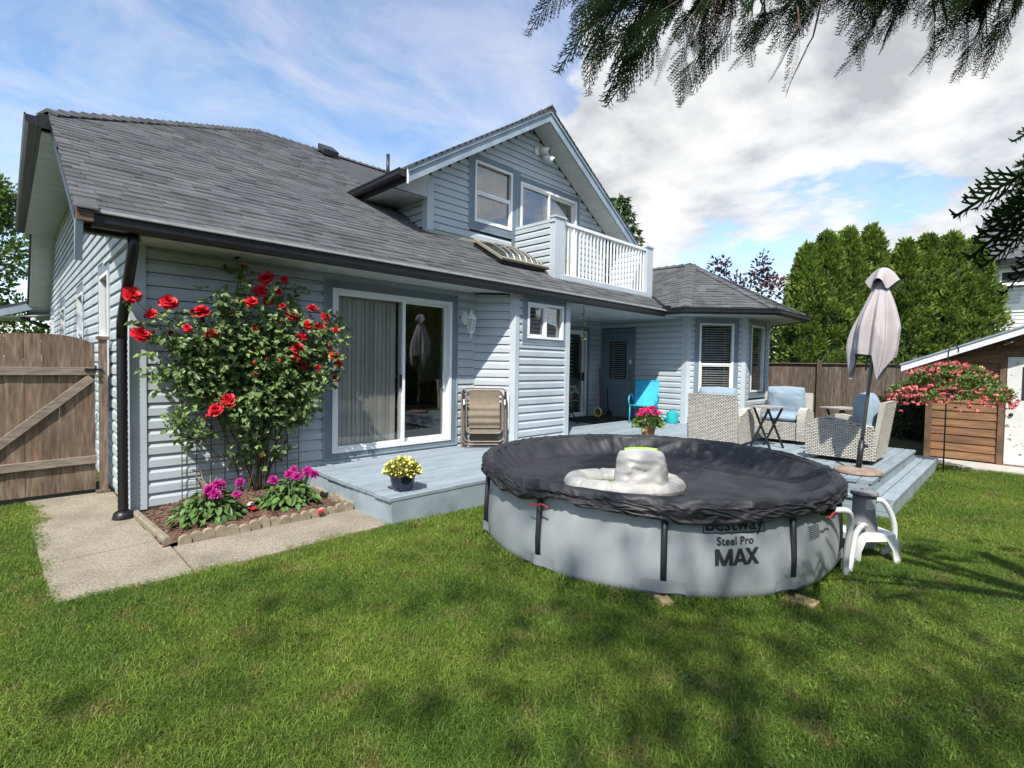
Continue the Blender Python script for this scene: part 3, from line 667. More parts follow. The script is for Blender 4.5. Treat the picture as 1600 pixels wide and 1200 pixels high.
MB().box(DL+.03, DY-.03, dz_(DL)-.205, DX0-.03, 2.9, dz_(DL)-.19).build('soffit_panel', M_SOFF, dr)
MB().prism([V((DL+.03, DY-.03, dz_(DL)-.21)), V((DX0, DY-.03, dz_(DL)-.21)), V((DX0, DY-.03, dz_(DX0)-.20)), V((DL+.03, DY-.03, dz_(DL+.03)-.20))], (0, .02, 0)).build('soffit_end', M_SOFF, dr)
MB().box(4.2, DY-.05, roofz(1.12)+.012, 6.3, DY-.018, roofz(1.16)+.05).build('flashing', M_BRONZE, dr)
# twin floodlight camera on the gable
fl = MB().lathe([(0, 0), (.085, 0), (.085, .03), (.06, .045), (0, .045)], 16).build('floodlight', M_WHITEP, house, True)
fl.matrix_basis = Matrix.Translation((6.88, DY-.02, 5.88))@Matrix.Rotation(R(90), 4, 'X')
for p, q in (((6.92, 1.1, 5.90), (7.0, .95, 5.86)), ((7.02, 1.1, 5.80), (7.13, .93, 5.70))):
    p, q = V(p), V(q); d = (q-p).normalized()
    MB().tube([p, p+d*.05, q-d*.02, q], [.04, .062, .066, .058], 14).build('lamp_head', M_WHITEP, house, True)
    MB().tube([q-d*.004, q+d*.004], .045, 14).build('lamp_lens', M_STEEL, house)
# ------------------------------------------------------------------ balcony
BX0, BX1, BY = 6.32, 9.66, .17; BF = 3.12
fb = Fr((BX0, DY), (0, -1), (-1, 0)); BLn = DY-BY-.10
wall(fb, BLn, 3.05, 4.16, lim=lambda z: (0, BLn), start=3.05)
fi = Fr((BX0+.12, BY), (0, 1), (1, 0)); wall(fi, 1.0, 3.1, 4.14, start=3.1)
fr2 = Fr((BX1-.04, DY), (0, -1), (-1, 0)); wall(fr2, 1.0, 3.05, 4.16, start=3.1)
fr3 = Fr((BX1+.10, BY+.1), (0, 1), (1, 0)); wall(fr3, .95, 3.05, 4.16, start=3.1)
MB().box(BX0-.03, BY-.02, 4.16, BX0+.15, DY-.03, 4.215).build('parapet_cap', M_POST, house); MB().box(BX1-.07, BY-.02, 4.16, BX1+.13, DY-.03, 4.215).build('parapet_cap', M_POST, house)
MB().box(BX0, BY, BF-.12, BX1, DY, BF-.05).build('balcony_floor', M_SLAB, house)
for x in (BX0-.012, BX0+.125): MB().box(x, BY-.03, 3.06 if x < BX0 else 3.05, x+.125, BY+.10, 4.24).build('corner_post', M_POST, house)
for x in (BX1-.13, BX1+.0): MB().box(x, BY-.03, 3.06, x+.122, BY+.10, 4.24).build('corner_post', M_POST, house)
MB().box(BX0-.035, BY-.05, 4.24, BX0+.285, BY+.12, 4.275).build('post_cap', M_POST, house); MB().box(BX1-.16, BY-.05, 4.24, BX1+.15, BY+.12, 4.275).build('post_cap', M_POST, house)
rl = MB().box(BX0+.25, BY+.0, 4.16, BX1-.13, BY+.07, 4.215).build('balcony_railing', M_WHITE, house)
MB().box(BX0+.25, BY+.015, 3.20, BX1-.13, BY+.055, 3.24).build('bottom_rail', M_WHITE, rl)
n_ = 25
for i in range(n_):
    x = BX0+.25+(BX1-.13-BX0-.25)*(i+.6)/n_; MB().box(x-.014, BY+.022, 3.24, x+.014, BY+.05, 4.16).build('baluster', M_WHITE, rl)
for x in (7.3, 8.1, 8.9): MB().box(x-.015, BY+.02, 3.10, x+.015, BY+.05, 3.20).build('rail_foot', M_WHITE, rl)
MB().box(BX0+.2, BY-.045, roofz(BY)-.05, BX1, BY-.015, roofz(BY)+.06).build('flashing', M_POST, house)
# ------------------------------------------------------------------ skylight (faceted dome in a bronze curb)
skl = thing('skylight', 'bronze framed skylight with ribbed clear dome below the balcony', 'skylight')
def rp(x, y, h): n_ = V((0, -K, 1)).normalized(); return V((x, y, roofz(y)))+n_*h
def rbox(x0, x1, y0, y1, h0, h1): return MB().add([rp(x0, y0, h0), rp(x1, y0, h0), rp(x1, y1, h0), rp(x0, y1, h0), rp(x0, y0, h1), rp(x1, y0, h1), rp(x1, y1, h1), rp(x0, y1, h1)], [(3, 2, 1, 0), (4, 5, 6, 7), (0, 1, 5, 4), (1, 2, 6, 5), (2, 3, 7, 6), (3, 0, 4, 7)])
SX0, SX1, SY0, SY1 = 5.0, 6.12, .24, .92
rbox(SX0, SX1, SY0, SY1, -.02, .10).build('curb', M_BLACK, skl)
for a in ((SX0-.03, SX1+.03, SY0-.03, SY0+.04), (SX0-.03, SX1+.03, SY1-.04, SY1+.03), (SX0-.03, SX0+.04, SY0+.04, SY1-.04), (SX1-.04, SX1+.03, SY0+.04, SY1-.04)): rbox(*a, .10, .135).build('skylight_frame', M_BRONZE, skl)
M_DOME = glassmat('dome_glass', (.55, .6, .58), .35, 1)
MB().grid(lambda s, t: rp(SX0+.04+(SX1-SX0-.08)*s, SY0+.04+(SY1-SY0-.08)*t, .13+.085*(max(0, math.sin(math.pi*s)*math.sin(math.pi*t)))**.45), 16, 8).build('dome', M_DOME, skl, True)
rbox(SX0+.05, SX1-.05, SY0+.05, SY1-.05, .1005, .102).build('skylight_shaft', mat('skylight_shaft', (.30, .33, .30), .7), skl)
for i in range(1, 7):
    s = i/7; MB().tube([rp(SX0+.04+(SX1-SX0-.08)*s, SY0+.04+(SY1-SY0-.08)*t/8, .133+.085*(max(0, math.sin(math.pi*s)*math.sin(math.pi*t/8)))**.45) for t in range(9)], .008, 5).build('dome_rib', M_BRONZE, skl)
# ------------------------------------------------------------------ wing roof (half octagon)
WZ = EZ+.045; ov = .70
c8 = [(9.15, 3.0), (9.15, -.99), (10.48, -2.32), (12.49, -2.32), (13.82, -.99), (13.82, 6)]
WXR = 11.48; WAP = V((WXR, .05, 4.12)); WBK = V((WXR, 6, 4.12)); wz0 = WZ+.125
def e3(i, z=wz0): return V((*c8[i], z))
m = MB()
m.prism([V((9.15, -.52, wz0)), e3(1), WAP, V((WXR, 2.2, 4.12)), V((10.6, 1.0, wz0+K*1.45))], (0, 0, -.06))
m.prism([e3(1), e3(2), WAP], (0, 0, -.06)); m.prism([e3(2), e3(3), WAP], (0, 0, -.06)); m.prism([e3(3), e3(4), WAP], (0, 0, -.06)); m.prism([e3(4), e3(5), WBK, WAP], (0, 0, -.06))
wrf = m.build('wing_roof', M_ROOFB, house)
def shingle_tri(A, B, T, T2=None, name='shingle_field'):
    """rows of tabs on a hip face with eave A-B and apex T (to T2)"""
    A, B, T = V(A), V(B), V(T); T2 = V(T2) if T2 is not None else T
    n_ = (B-A).cross(T-A).normalized(); n_ = n_ if n_.z > 0 else -n_
    hgt = (T-A-(B-A)*((T-A).dot(B-A)/(B-A).length_squared)).length; rows = int(hgt/EXP)+1; mm = MB()
    for r_ in range(rows):
        a0, b0 = A.lerp(T, r_/rows), B.lerp(T2, r_/rows); f1 = min(1, (r_+1.2)/rows); a1, b1 = A.lerp(T, f1), B.lerp(T2, f1)
        Lr = (b0-a0).length; x = -rng.uniform(0, .2)
        while x < Lr:
            q = x+rng.choice((.15, .2, .25, .3)); s0, s1 = max(0, x)/Lr, min(1, q/Lr); x = q
            if s1-s0 < .01: continue
            th = rng.choice((.012, .012, .02)); g = .002/Lr
            p = [a0.lerp(b0, s0+g)+n_*th, a0.lerp(b0, s1-g)+n_*th, a1.lerp(b1, s1-g)+n_*.002, a1.lerp(b1, s0+g)+n_*.002, a0.lerp(b0, s0+g)-n_*.01, a0.lerp(b0, s1-g)-n_*.01]
            mm.add(p, [(0, 1, 2, 3), (4, 5, 1, 0), (0, 3, 4), (1, 5, 2)])
    return mm.build(name, M_SHIN, wrf, kind='stuff')
u_ = Z*.004
shingle_tri(e3(1)+u_, V((9.15, -.5, wz0))+u_, WAP+u_, V((10.9, 1.25, wz0+K*1.75))+u_); shingle_tri(e3(2)+u_, e3(1)+u_, WAP+u_); shingle_tri(e3(3)+u_, e3(2)+u_, WAP+u_); shingle_tri(e3(4)+u_, e3(3)+u_, WAP+u_)
MB().prism([V((10.9, 1.25, wz0+K*1.75+.004)), WAP+u_*2, V((WXR, 2.2, 4.128))], (0, 0, .006)).build('shingle', M_SHIN1, wrf)
for i in (1, 2, 3): caps(e3(i)+Z*.02, WAP+Z*.02, 13, .13, .025, .18, 'hip_cap', wrf)
caps(WAP+Z*.02, V((WXR, 3, 4.14)), 14, .13, .025, .45, 'ridge_cap', wrf)
# valley metal + gutters + soffits
MB().prism([V((9.06, -.62, wz0-.0)), V((9.22, -.62, wz0+.0)), V((10.0, .22, roofz(.22)+.02)), V((9.85, .22, roofz(.22)+.02))], (0, 0, .012)).build('valley_flashing', M_STEEL, wrf)
MB().box(9.02, -.66, wz0-.02, 9.42, -.56, wz0+.045).build('diverter', M_BLACK, wrf)
inner = [(9.15, -.58), (9.15, -.99), (10.48, -2.32), (12.49, -2.32), (13.82, -.99), (13.82, 3)]
for i in range(5):
    a, b = V((*inner[i], WZ-.012)), V((*inner[i+1], WZ-.012)); t = (b-a).normalized(); n_ = V((-t.y, t.x, 0)); n_ = n_ if n_.dot(V((11.48, 1, 0))-a) > 0 else -n_
    MB().ext(GUT, a-t*.045, b+t*.045, n_, Z).build('gutter', M_BLACK, wrf)
    MB().prism([a+Z*.012, b+Z*.012, b+n_*.03+Z*.012, a+n_*.03+Z*.012], (0, 0, .11)).build('fascia', M_BLACK, wrf)
MB().prism([(9.17, 1.7, WZ), (9.17, -.98, WZ), (10.49, -2.30, WZ), (12.48, -2.30, WZ), (13.8, -.98, WZ), (13.8, 1.7, WZ)], (0, 0, .02)).build('soffit', M_SOFF, wrf)
# right main gable end closing wall (seen only from the side)
MB().prism([(XR-.1, .3, 2.6), (XR-.1, 11.7, 2.6), (XR-.1, 6, ZR-.2)], (.08, 0, 0)).build('wall', M_SIDE, house); MB().box(0, 11.9, 0, XR, 12, 2.7).build('wall', M_SIDE, house); MB().box(XR-.1, 1.7, 0, XR, 12, 2.7).build('wall', M_SIDE, house)
# ------------------------------------------------------------------ concrete path
path = MB().box(-.70, -1.86, -.08, -.02, 1.25, .008).build('path', M_CONC, None, kind='structure')
def slab(poly, th=.05, top=.018):
    m = MB(); m.prism([V((x, y, top-th)) for x, y in poly], (0, 0, th)); return m.build('slab', M_CONC, path)
slab([(-.735, 1.27), (-.71, -.55), (-.70, -1.05), (.045, -.985), (-.02, -.60), (-.035, 1.27)])
slab([(-.70, -1.06), (-.675, -1.88), (-.15, -1.92), (.055, -1.93), (.055, -1.245), (.045, -.995)])
slab([(.068, -1.25), (.068, -1.93), (.9, -1.915), (1.66, -1.885), (1.66, -1.225), (.9, -1.235)])
# ------------------------------------------------------------------ flower bed
bed = MB()
def bedz(s, t):
    x = .0+1.64*s; y = -1.22+1.22*t
    e = min(s, 1-s, t+.15, 1-t+.3)*4
    return (x, y, .02+.075*min(1, e)+.014*mnoise.noise((x*9, y*9, 1))+.01*mnoise.noise((x*30, y*30, 3)))
bed.grid(bedz, 70, 54); bo = bed.build('flower_bed', M_MULCH, None, True, kind='structure')
m = MB()
for i in range(900):
    s, t = rng.random(), rng.random(); p = V(bedz(s, t)); a = rng.uniform(0, 6.28); l_ = rng.uniform(.008, .028); d = V((math.cos(a)*l_, math.sin(a)*l_, rng.uniform(-.008, .008))); n_ = V((-math.sin(a), math.cos(a), 0))*rng.uniform(.003, .007)
    p.z += .006; m.add([p-d-n_, p+d-n_, p+d+n_+Z*.004, p-d+n_+Z*.004, p-Z*.006], [(0, 1, 2, 3), (0, 4, 1), (1, 4, 2), (2, 4, 3), (3, 4, 0)])
m.build('mulch_chips', M_CHIP, bo, kind='stuff')
edg = thing('bed_edging', 'scalloped concrete edging around the rose bed', 'edging', (0, -1.22, 0))
def scallop(w_, h):
    prof = [(-w_/2, 0), (w_/2, 0)]+[(w_/2*math.cos(t), h-.03+.035*math.sin(t)) for t in [math.pi*i/8 for i in range(9)]]
    return MB().ext(prof, (0, -.022, 0), (0, .022, 0), (1, 0, 0), Z)
sc = [scallop(.088, .085+.008*i) for i in range(3)]; scm = []
for q in sc:
    me = bpy.data.meshes.new('edging_block'); me.from_pydata(q.v, [], q.f); me.materials.append(M_EDGE); scm.append(me)
def put_scallop(x, y, rz):
    o = link('edging_block', scm[rng.randrange(3)], None, edg); o.location = (x, y+1.22, .0+rng.uniform(-.012, .006)); o.rotation_euler = (R(rng.uniform(-7, 7)), R(rng.uniform(-4, 4)), rz+R(rng.uniform(-5, 5)))
for i in range(17): put_scallop(.15+i*.089, -1.225+.012*math.sin(i), 0)
for i in range(12): put_scallop(1.635, -1.17+i*.089, R(90))
m = MB()
for i in range(5): m.bar((.0+.01*i, 1.16-i*.22, .03), (.01+.01*i, .95-i*.22, .03), .06, .08, ch=.015)
m.build('edging_kerb', M_EDGE, edg)

# ------------------------------------------------------------------ deck (boards run along the house)
deck = thing('deck', 'blue grey painted plank deck wrapping along the back of the house', 'deck', (0, 0, 0))
BW, GAP = .136, .009
BP = [(-BW/2, -.036), (BW/2, -.036), (BW/2, -.006), (BW/2-.006, 0), (-BW/2+.006, 0), (-BW/2, -.006)]
def board(x0, x1, yc, z=DZ, w_=None, parent=deck, mt=None):
    MB().ext(BP, (x0, yc, z+rng.uniform(-.0015, .0015)), (x1, yc, z+rng.uniform(-.0015, .0015)), (0, 1, 0), Z).build('deck_board', mt or M_DECK, parent)
y = -1.93+BW/2
while y < 1.6:
    if y < -.45:
        if y+BW/2 < -.68: board(1.625+rng.uniform(-.008, .008), 5.75, y); board(5.755, 9.35 if y < -1.75 else 10.9 if y < -.8 else 9.83, y)
        else: board(1.625+rng.uniform(-.008, .008), 5.75, y); board(5.755, 9.83, y)
    else:
        if y < 0: board(1.63+rng.uniform(-.008, .008), 4.27-y*.9, y)
        board(6.04, 9.84, y)
    y += BW+GAP
y = -4.835+BW/2
while y < -1.98:
    board(6.06+rng.uniform(-.01, .01), 9.35, y); y += BW+GAP
def skirt(p, q, z0, z1, n_=(0, -1, 0)):
    p, q = V((*p, 0)), V((*q, 0)); off_ = V(n_)*.02
    MB().prism([p+Z*z0, q+Z*z0, q+Z*z1, p+Z*z1], off_).build('skirt_board', M_SKIRT, deck)
skirt((1.645, -1.905), (6.06, -1.905), -.16, DZ-.04); skirt((1.665, -1.90), (1.665, 0), -.05, DZ-.04, (-1, 0, 0))
skirt((6.09, -4.80), (9.34, -4.80), .0, DZ-.04); skirt((6.085, -4.80), (6.085, -1.93), -.16, DZ-.04, (-1, 0, 0)); skirt((9.33, -4.8), (9.33, -2), -.16, DZ-.04, (1, 0, 0))
MB().box(6.08, -4.83, .10, 6.17, -4.75, DZ-.037).build('deck_post', M_SKIRT, deck)
# wrap-around step
SZ = .105
stp = thing('deck_step', 'blue grey wrap around wooden step at the corner of the deck', 'step', (6.0, -5.05, -.13))
def sb(p, q, w_):
    p, q = V((*p, SZ)), V((*q, SZ)); o = MB().bar(p-Z*.018-V((6.0, -5.05, -.13)), q-Z*.018-V((6.0, -5.05, -.13)), w_, .036, ch=.005).build('tread_board', M_DECK, stp)
sb((5.98, -4.985), (10.0, -4.985), .14); sb((6.13, -4.835), (9.86, -4.835), .135)
sb((5.99, -4.91), (5.99, -2.4), .15); sb((9.93, -4.91), (9.93, -2.6), .15); sb((9.78, -4.76), (9.78, -2.6), .14); sb((9.63, -4.76), (9.63, -2.6), .14); sb((9.48, -4.76), (9.48, -2.6), .14)
def sk2(x0, y0, x1, y1, z0, z1): MB().box(x0-6.0, y0+5.05, z0+.13, x1-6.0, y1+5.05, z1+.13).build('riser_board', M_SKIRT, stp)
sk2(5.945, -5.045, 9.99, -5.02, -.03, SZ-.037); sk2(5.947, -5.043, 9.99, -5.02, -.16, -.034); sk2(5.94, -5.02, 5.965, -2.4, -.03, SZ-.037); sk2(5.942, -5.02, 5.965, -2.4, -.16, -.034); sk2(9.97, -5.02, 9.995, -2.6, -.16, SZ-.037)

# ------------------------------------------------------------------ gate and side fence
def plank_wall(parent, x0, x1, y, zbase, topf, pw=.137, th=.02, name='plank', m_=M_GATEWOOD, axis='x'):
    x = x0
    while x < x1-.02:
        b = min(x+pw, x1); g = .0012; t = rng.uniform(-.003, .003)
        if axis == 'x':
            MB().prism([V((x+g, y+t, zbase)), V((b-g, y+t, zbase)), V((b-g, y+t, topf(b))), V(((x+b)/2, y+t, topf((x+b)/2))), V((x+g, y+t, topf(x)))], (0, th, 0)).build(name, m_, parent)
        else:
            MB().prism([V((y+t, x+g, zbase)), V((y+t, b-g, zbase)), V((y+t, b-g, topf(b)+rng.uniform(-.004, .004))), V((y+t, x+g, topf(x)))], (th, 0, 0)).build(name, m_, parent)
        x = b
GY = 1.22
gate = thing('garden_gate', 'weathered brown plank gate with diagonal brace and arched top', 'gate', (-.17, GY, 0))
gt = lambda x: 1.76-.10*max(0, (x+.52)/.37)**2 if x > -.52 else 1.76-.10*max(0, (-.75-x)/.37)**2
gl = lambda x: gt(x-.17)
plank_wall(gate, -.98, -.0, 0, .065, gl)
MB().bar((-.98, -.02, 1.37), (.005, -.02, 1.37), .04, .085, ch=.004).build('rail', M_RAILWOOD, gate); MB().bar((-.98, -.02, .38), (.005, -.02, .40), .04, .085, ch=.004).build('rail', M_RAILWOOD, gate)
MB().bar((-.93, -.019, .46), (-.03, -.019, 1.30), .038, .085, up=(-.67, 0, .74), ch=.004).build('brace', M_RAILWOOD, gate)
lt = MB().box(-.09, -.056, 1.375, .06, -.040, 1.40).build('latch', M_BLACK, gate)
MB().tube([(.0, -.06, 1.37), (.0, -.085, 1.41), (.0, -.05, 1.43)], .008, 6).build('latch_arm', M_BLACK, lt); MB().box(-.005, -.07, 1.30, .025, -.045, 1.335).build('padlock', M_BRASSY, lt)
MB().box(-.09, -.06, .0, .0, .03, 1.70).v
gp = thing('gate_post', 'slim reddish wooden gate post against the house corner', 'post', (-.10, GY, 0))
MB().box(-.035, -.035, .03, .035, .04, 1.72).build('post', M_GATEWOOD, gp); MB().prism([V((-.055, -.055, 1.72)), V((.055, -.055, 1.72)), V((.055, .06, 1.72)), V((-.055, .06, 1.72))], (0, 0, .035)).build('post_cap', M_GATEWOOD, gp)
MB().box(-.07, -.06, .0, .05, .06, .05).build('post_foot', M_OLDWOOD, gp)
sf = thing('side_fence', 'weathered plank fence continuing beside the garden gate', 'fence', (-1.2, GY, 0))
plank_wall(sf, -4.0, .03, 0, .05, lambda x: 1.66); MB().bar((-4, -.02, 1.37), (.03, -.02, 1.37), .04, .085).build('rail', M_RAILWOOD, sf); MB().bar((-4, -.02, .38), (.03, -.02, .38), .04, .085).build('rail', M_RAILWOOD, sf)
# ------------------------------------------------------------------ back fence
bf = thing('back_fence', 'tall weathered brown plank fence behind the patio chairs', 'fence', (15.0, -2, -.1))
plank_wall(bf, -6.5, 5.5, 0, -.05, lambda y: 1.72+.05, .145, .02, 'plank', M_OLDWOOD, 'y')
for y in np.arange(-6.2, 5.6, 2.05): MB().box(-.09, y-.05, 0, -.0, y+.05, 1.86).build('post', M_OLDWOOD, bf)
for y in (-3.1,): MB().lathe([(0, 0), (.05, 0), (.09, .05), (.05, .09), (0, .1)], 10, (-.045, -2.1, 1.86)).build('post_finial', M_OLDWOOD, bf)
MB().box(-.05, -6.5, 1.772, .06, 5.5, 1.80).build('cap_rail', M_OLDWOOD, bf); MB().box(.021, -6.5, .3, .06, 5.5, .4).build('rail', M_OLDWOOD, bf)
# ------------------------------------------------------------------ shed
SXW = 11.4; shed = thing('shed', 'brown board shed with white trimmed sloping roof and peeling door', 'shed', (SXW, -4.74, -.1))
sh = lambda x, y, z: (x-SXW, y+4.74, z+.1)
MB().box(*sh(SXW-.75, -8.5, -.2), *sh(SXW+3, -4.85, -.085)).build('slab', M_SLAB, shed)
rz_ = lambda y: 1.64+(-4.47-y)*.405
z = -.06; i = 0
while z < 3.2:
    zb = z+.145; y0 = -4.80; 
    top = lambda zz: min(-4.80, -4.47-(zz+.12-1.64)/.405)
    ya = top(z); yb = top(zb)
    for a, b in ((None, -5.74), (-6.75, -8.4)):
        s0 = ya if a is None else a; s1 = yb if a is None else a
        if a is None and s0 < b+.03: continue
        if a is not None: s0 = min(s0, ya); s1 = min(s1, yb)
        MB().prism([sh(SXW-.012, s0, z+.004), sh(SXW-.012, b, z+.004), sh(SXW+.004, b, zb-.004), sh(SXW+.004, max(s1, b), zb-.004)], (.02, 0, 0)).build('shed_board', M_SHEDW, shed)
    if z > 1.85: MB().prism([sh(SXW-.012, min(-5.74, ya), z+.004), sh(SXW-.012, -6.75, z+.004), sh(SXW+.004, -6.75, zb-.004), sh(SXW+.004, min(-5.74, yb), zb-.004)], (.02, 0, 0)).build('shed_board', M_SHEDW, shed) if yb > -6.7 else None
    z = zb
MB().prism([sh(SXW+.03, -4.78, -.08), sh(SXW+.03, -8.4, -.08), sh(SXW+.03, -8.4, 3.0), sh(SXW+.03, -4.78, 1.62)], (.06, 0, 0)).build('wall', M_SHEDT, shed)
MB().box(*sh(SXW+.0, -4.80, -.08), *sh(SXW+2.8, -4.74, 1.6)).build('wall', M_SHEDT, shed)
MB().box(*sh(SXW-.03, -4.815, -.085), *sh(SXW+.02, -4.72, 1.62)).build('corner_post', M_SHEDT, shed); MB().box(*sh(SXW-.035, -5.79, -.085), *sh(SXW+.02, -5.71, 1.95)).build('door_jamb', M_SHEDT, shed)
MB().box(*sh(SXW-.035, -6.8, 1.80), *sh(SXW+.02, -5.79, 1.90)).build('door_jamb', M_SHEDT, shed)
sdr = MB().box(*sh(SXW-.02, -6.72, -.06), *sh(SXW+.02, -5.80, 1.79)).build('door', M_PEEL, shed)
MB().box(*sh(SXW-.024, -6.45, 1.05), *sh(SXW-.0202, -5.985, 1.62)).build('window_pane', M_DARK, sdr); MB().lathe([(0, 0), (.03, 0), (.028, .03), (0, .04)], 12).build('door_knob', M_BLACK, sdr, True).matrix_basis = Matrix.Translation(sh(SXW-.02, -5.87, .80))@Matrix.Rotation(R(-90), 4, 'Y')
MB().box(*sh(SXW-.05, -6.72, -.085), *sh(SXW+.02, -5.79, -.062)).build('threshold', M_GATEWOOD, sdr)
srf = MB().prism([sh(SXW-.38, -4.40, rz_(-4.40)), sh(SXW-.38, -8.6, rz_(-8.6)), sh(SXW+3, -8.6, rz_(-8.6)), sh(SXW+3, -4.40, rz_(-4.40))], (0, 0, .05)).build('roof', M_ROOFB, shed)
MB().prism([sh(SXW-.41, -4.38, rz_(-4.38)-.09), sh(SXW-.41, -8.6, rz_(-8.6)-.09), sh(SXW-.41, -8.6, rz_(-8.6)+.025), sh(SXW-.41, -4.38, rz_(-4.38)+.025)], (.03, 0, 0)).build('barge_board', M_WHITE, srf)
MB().prism([sh(SXW-.43, -4.36, rz_(-4.36)+.025), sh(SXW-.43, -8.6, rz_(-8.6)+.025), sh(SXW-.43, -8.6, rz_(-8.6)+.055), sh(SXW-.43, -4.36, rz_(-4.36)+.055)], (.05, 0, 0)).build('drip_edge', M_FASC, srf)
MB().box(*sh(SXW-.4, -4.44, rz_(-4.4)-.05), *sh(SXW+3, -4.30, rz_(-4.4)+.05)).build('gutter', M_BLACK, srf)
lm = thing('shed_lantern', 'old brass lantern on the shed wall beside its door', 'lantern', (SXW-.12, -5.45, 1.50))
MB().lathe([(0, .16), (.05, .13), (.075, .08), (.065, .0), (.03, -.06), (.0, -.06)], 8).build('lamp_body', M_BRASSY, lm); MB().lathe([(.0, -.06), (.015, -.06), (.012, -.16), (0, -.17)], 6).build('lamp_tail', M_BRASSY, lm); MB().box(.0, -.02, .05, .12, .02, .10).build('lamp_arm', M_BRASSY, lm)
# ------------------------------------------------------------------ neighbour's house
nb = thing('neighbour_house', 'white sided neighbouring house with dark roof and awning window', 'house', (29, -6, 0))
nf = Fr((0, 0), (0, -1), (-1, 0))
MB().box(.02, -9, -.2, 6, 1.15, 6.0).build('wall', M_NBR, nb)
for i in range(36):
    MB().ext([(t*1.3, o) for t, o in PROF], nf.p(-1.15, .1+i*.165), nf.p(9, .1+i*.165), Z, nf.n).build('siding_board', M_NBR, nb)
nw = frame_mb(nf, -.87, .12, 4.05, 5.8, .06, .02, .06).build('window', M_WHITE, nb); rect(nf, -.81, .06, 4.11, 5.74, .02, .03).build('pane', M_GLASS, nw); rect(nf, -.81, .06, 4.11, 5.74, .018, .0195).build('curtain', M_CURT, nw)
rect(nf, -.81, .06, 4.98, 5.04, .03, .06).build('meeting_rail', M_WHITE, nw)
MB().prism([nf.p(-.84, 5.75, .06), nf.p(.09, 5.75, .06), nf.p(.09, 5.15, .45), nf.p(-.84, 5.15, .45)], (-.03, 0, -.04)).build('awning_sash', M_WHITE, nw)
MB().prism([nf.p(-.78, 5.70, .10), nf.p(.03, 5.70, .10), nf.p(.03, 5.24, .40), nf.p(-.78, 5.24, .40)], (-.02, 0, .012)).build('pane', M_DARK, nw)
rect(nf, .38, .5, .0, 6.0, .02, .06).build('corner_post', M_WHITE, nb); rect(nf, -1.15, -1.05, 0, 6.0, .02, .06).build('corner_post', M_WHITE, nb)
nr = MB().prism([(-.6, 1.7, 6.05), (-.6, -9, 6.05), (5, -9, 9.0), (5, 1.7, 9.0)], (0, 0, .15)).build('roof', M_SHIN, nb); MB().box(-.72, -9, 5.98, -.58, 1.72, 6.2).build('gutter', M_BLACK, nr); MB().box(-.6, -9, 5.96, .05, 1.7, 6.0).build('soffit', M_SOFF, nr)
nl = thing('far_house', 'low grey roofed house far off beyond the garden gate', 'house', (-6.5, 32, 0))
MB().box(-5, 0, -.2, 4.0, 6, 2.4).build('wall', M_NBR, nl); MB().prism([(-5.4, -.6, 2.35), (4.5, -.6, 2.35), (4.5, 6.6, 2.35), (-5.4, 6.6, 2.35)], (0, 0, .12)).prism([(-5.4, -.6, 2.47), (4.5, -.6, 2.47), (4.5, 3, 4.4), (-5.4, 3, 4.4)], (0, .05, .1)).prism([(-5.4, 3, 4.4), (4.5, 3, 4.4), (4.5, 6.6, 2.47), (-5.4, 6.6, 2.47)], (0, .05, .1)).build('roof', M_SHIN, nl)
# ------------------------------------------------------------------ pool
PC = V((3.47, -3.50, -.07)); PR = 1.50; RIM = .70
def nz(x, y, z): return mnoise.noise((x, y, z))
pool = thing('swimming_pool', 'round grey above ground frame pool on the lawn', 'pool', PC)
def pw(th, z):     # liner wall bulges between legs and towards the bottom
    t = z/RIM; b = .055*math.sin(math.pi*min(1, (1-t)*.62+.05))+.02*(1-t)
    leg = abs(math.sin(th*6+.35)); b += .022*leg*math.sin(math.pi*min(1, max(0, t)))
    wr_ = .0025*nz(th*9, z*5, 2)+.010*max(0, .12-t)*nz(th*30, 0, 5)*6
    if t < .12: b -= (.12-t)*.5
    return PR-.035+b+wr_
NTH = 240
MB().grid(lambda s, t: V((pw(s*2*math.pi, RIM*t)*math.cos(s*2*math.pi), pw(s*2*math.pi, RIM*t)*math.sin(s*2*math.pi), RIM*t+.005)), NTH, 22, True).build('liner_wall', M_POOL, pool, True)
la = [-2.545+k*(2*math.pi/10.5) for k in range(-3, 7)]
for a in la:
    c, s = math.cos(a), math.sin(a); rr = PR+.045; ground = gz(PC.x+rr*c, PC.y+rr*s)-PC.z
    lg = MB().tube([(rr*c, rr*s, ground+.02), ((rr+.008)*c, (rr+.008)*s, .3), ((PR+.03)*c, (PR+.03)*s, RIM)], .021, 10).build('leg', M_STEEL, pool, True)
    MB().lathe([(0, 0), (.045, 0), (.042, .02), (.025, .035), (0, .035)], 12, (rr*c, rr*s, ground+.0)).build('foot', M_STEEL, lg, True)
    def patch(s_, t_, a=a):
        th = a+(s_-.5)*.19; z = .10+.08*t_+.010*math.sin(s_*3); p_ = pw(th, z); r_ = p_+.007+max(0, PR+.070-p_)*math.exp(-((s_-.5)*5.2)**2)
        return V((r_*math.cos(th), r_*math.sin(th), z))
    mm = MB().grid(patch, 20, 2)
    mm.build('leg_strap', M_PATCH, pool, True)
MB().tube([((PR)*math.cos(t), (PR)*math.sin(t), RIM) for t in [2*math.pi*i/72 for i in range(72)]], .025, 8, True).build('top_rail', M_STEEL, pool, True)
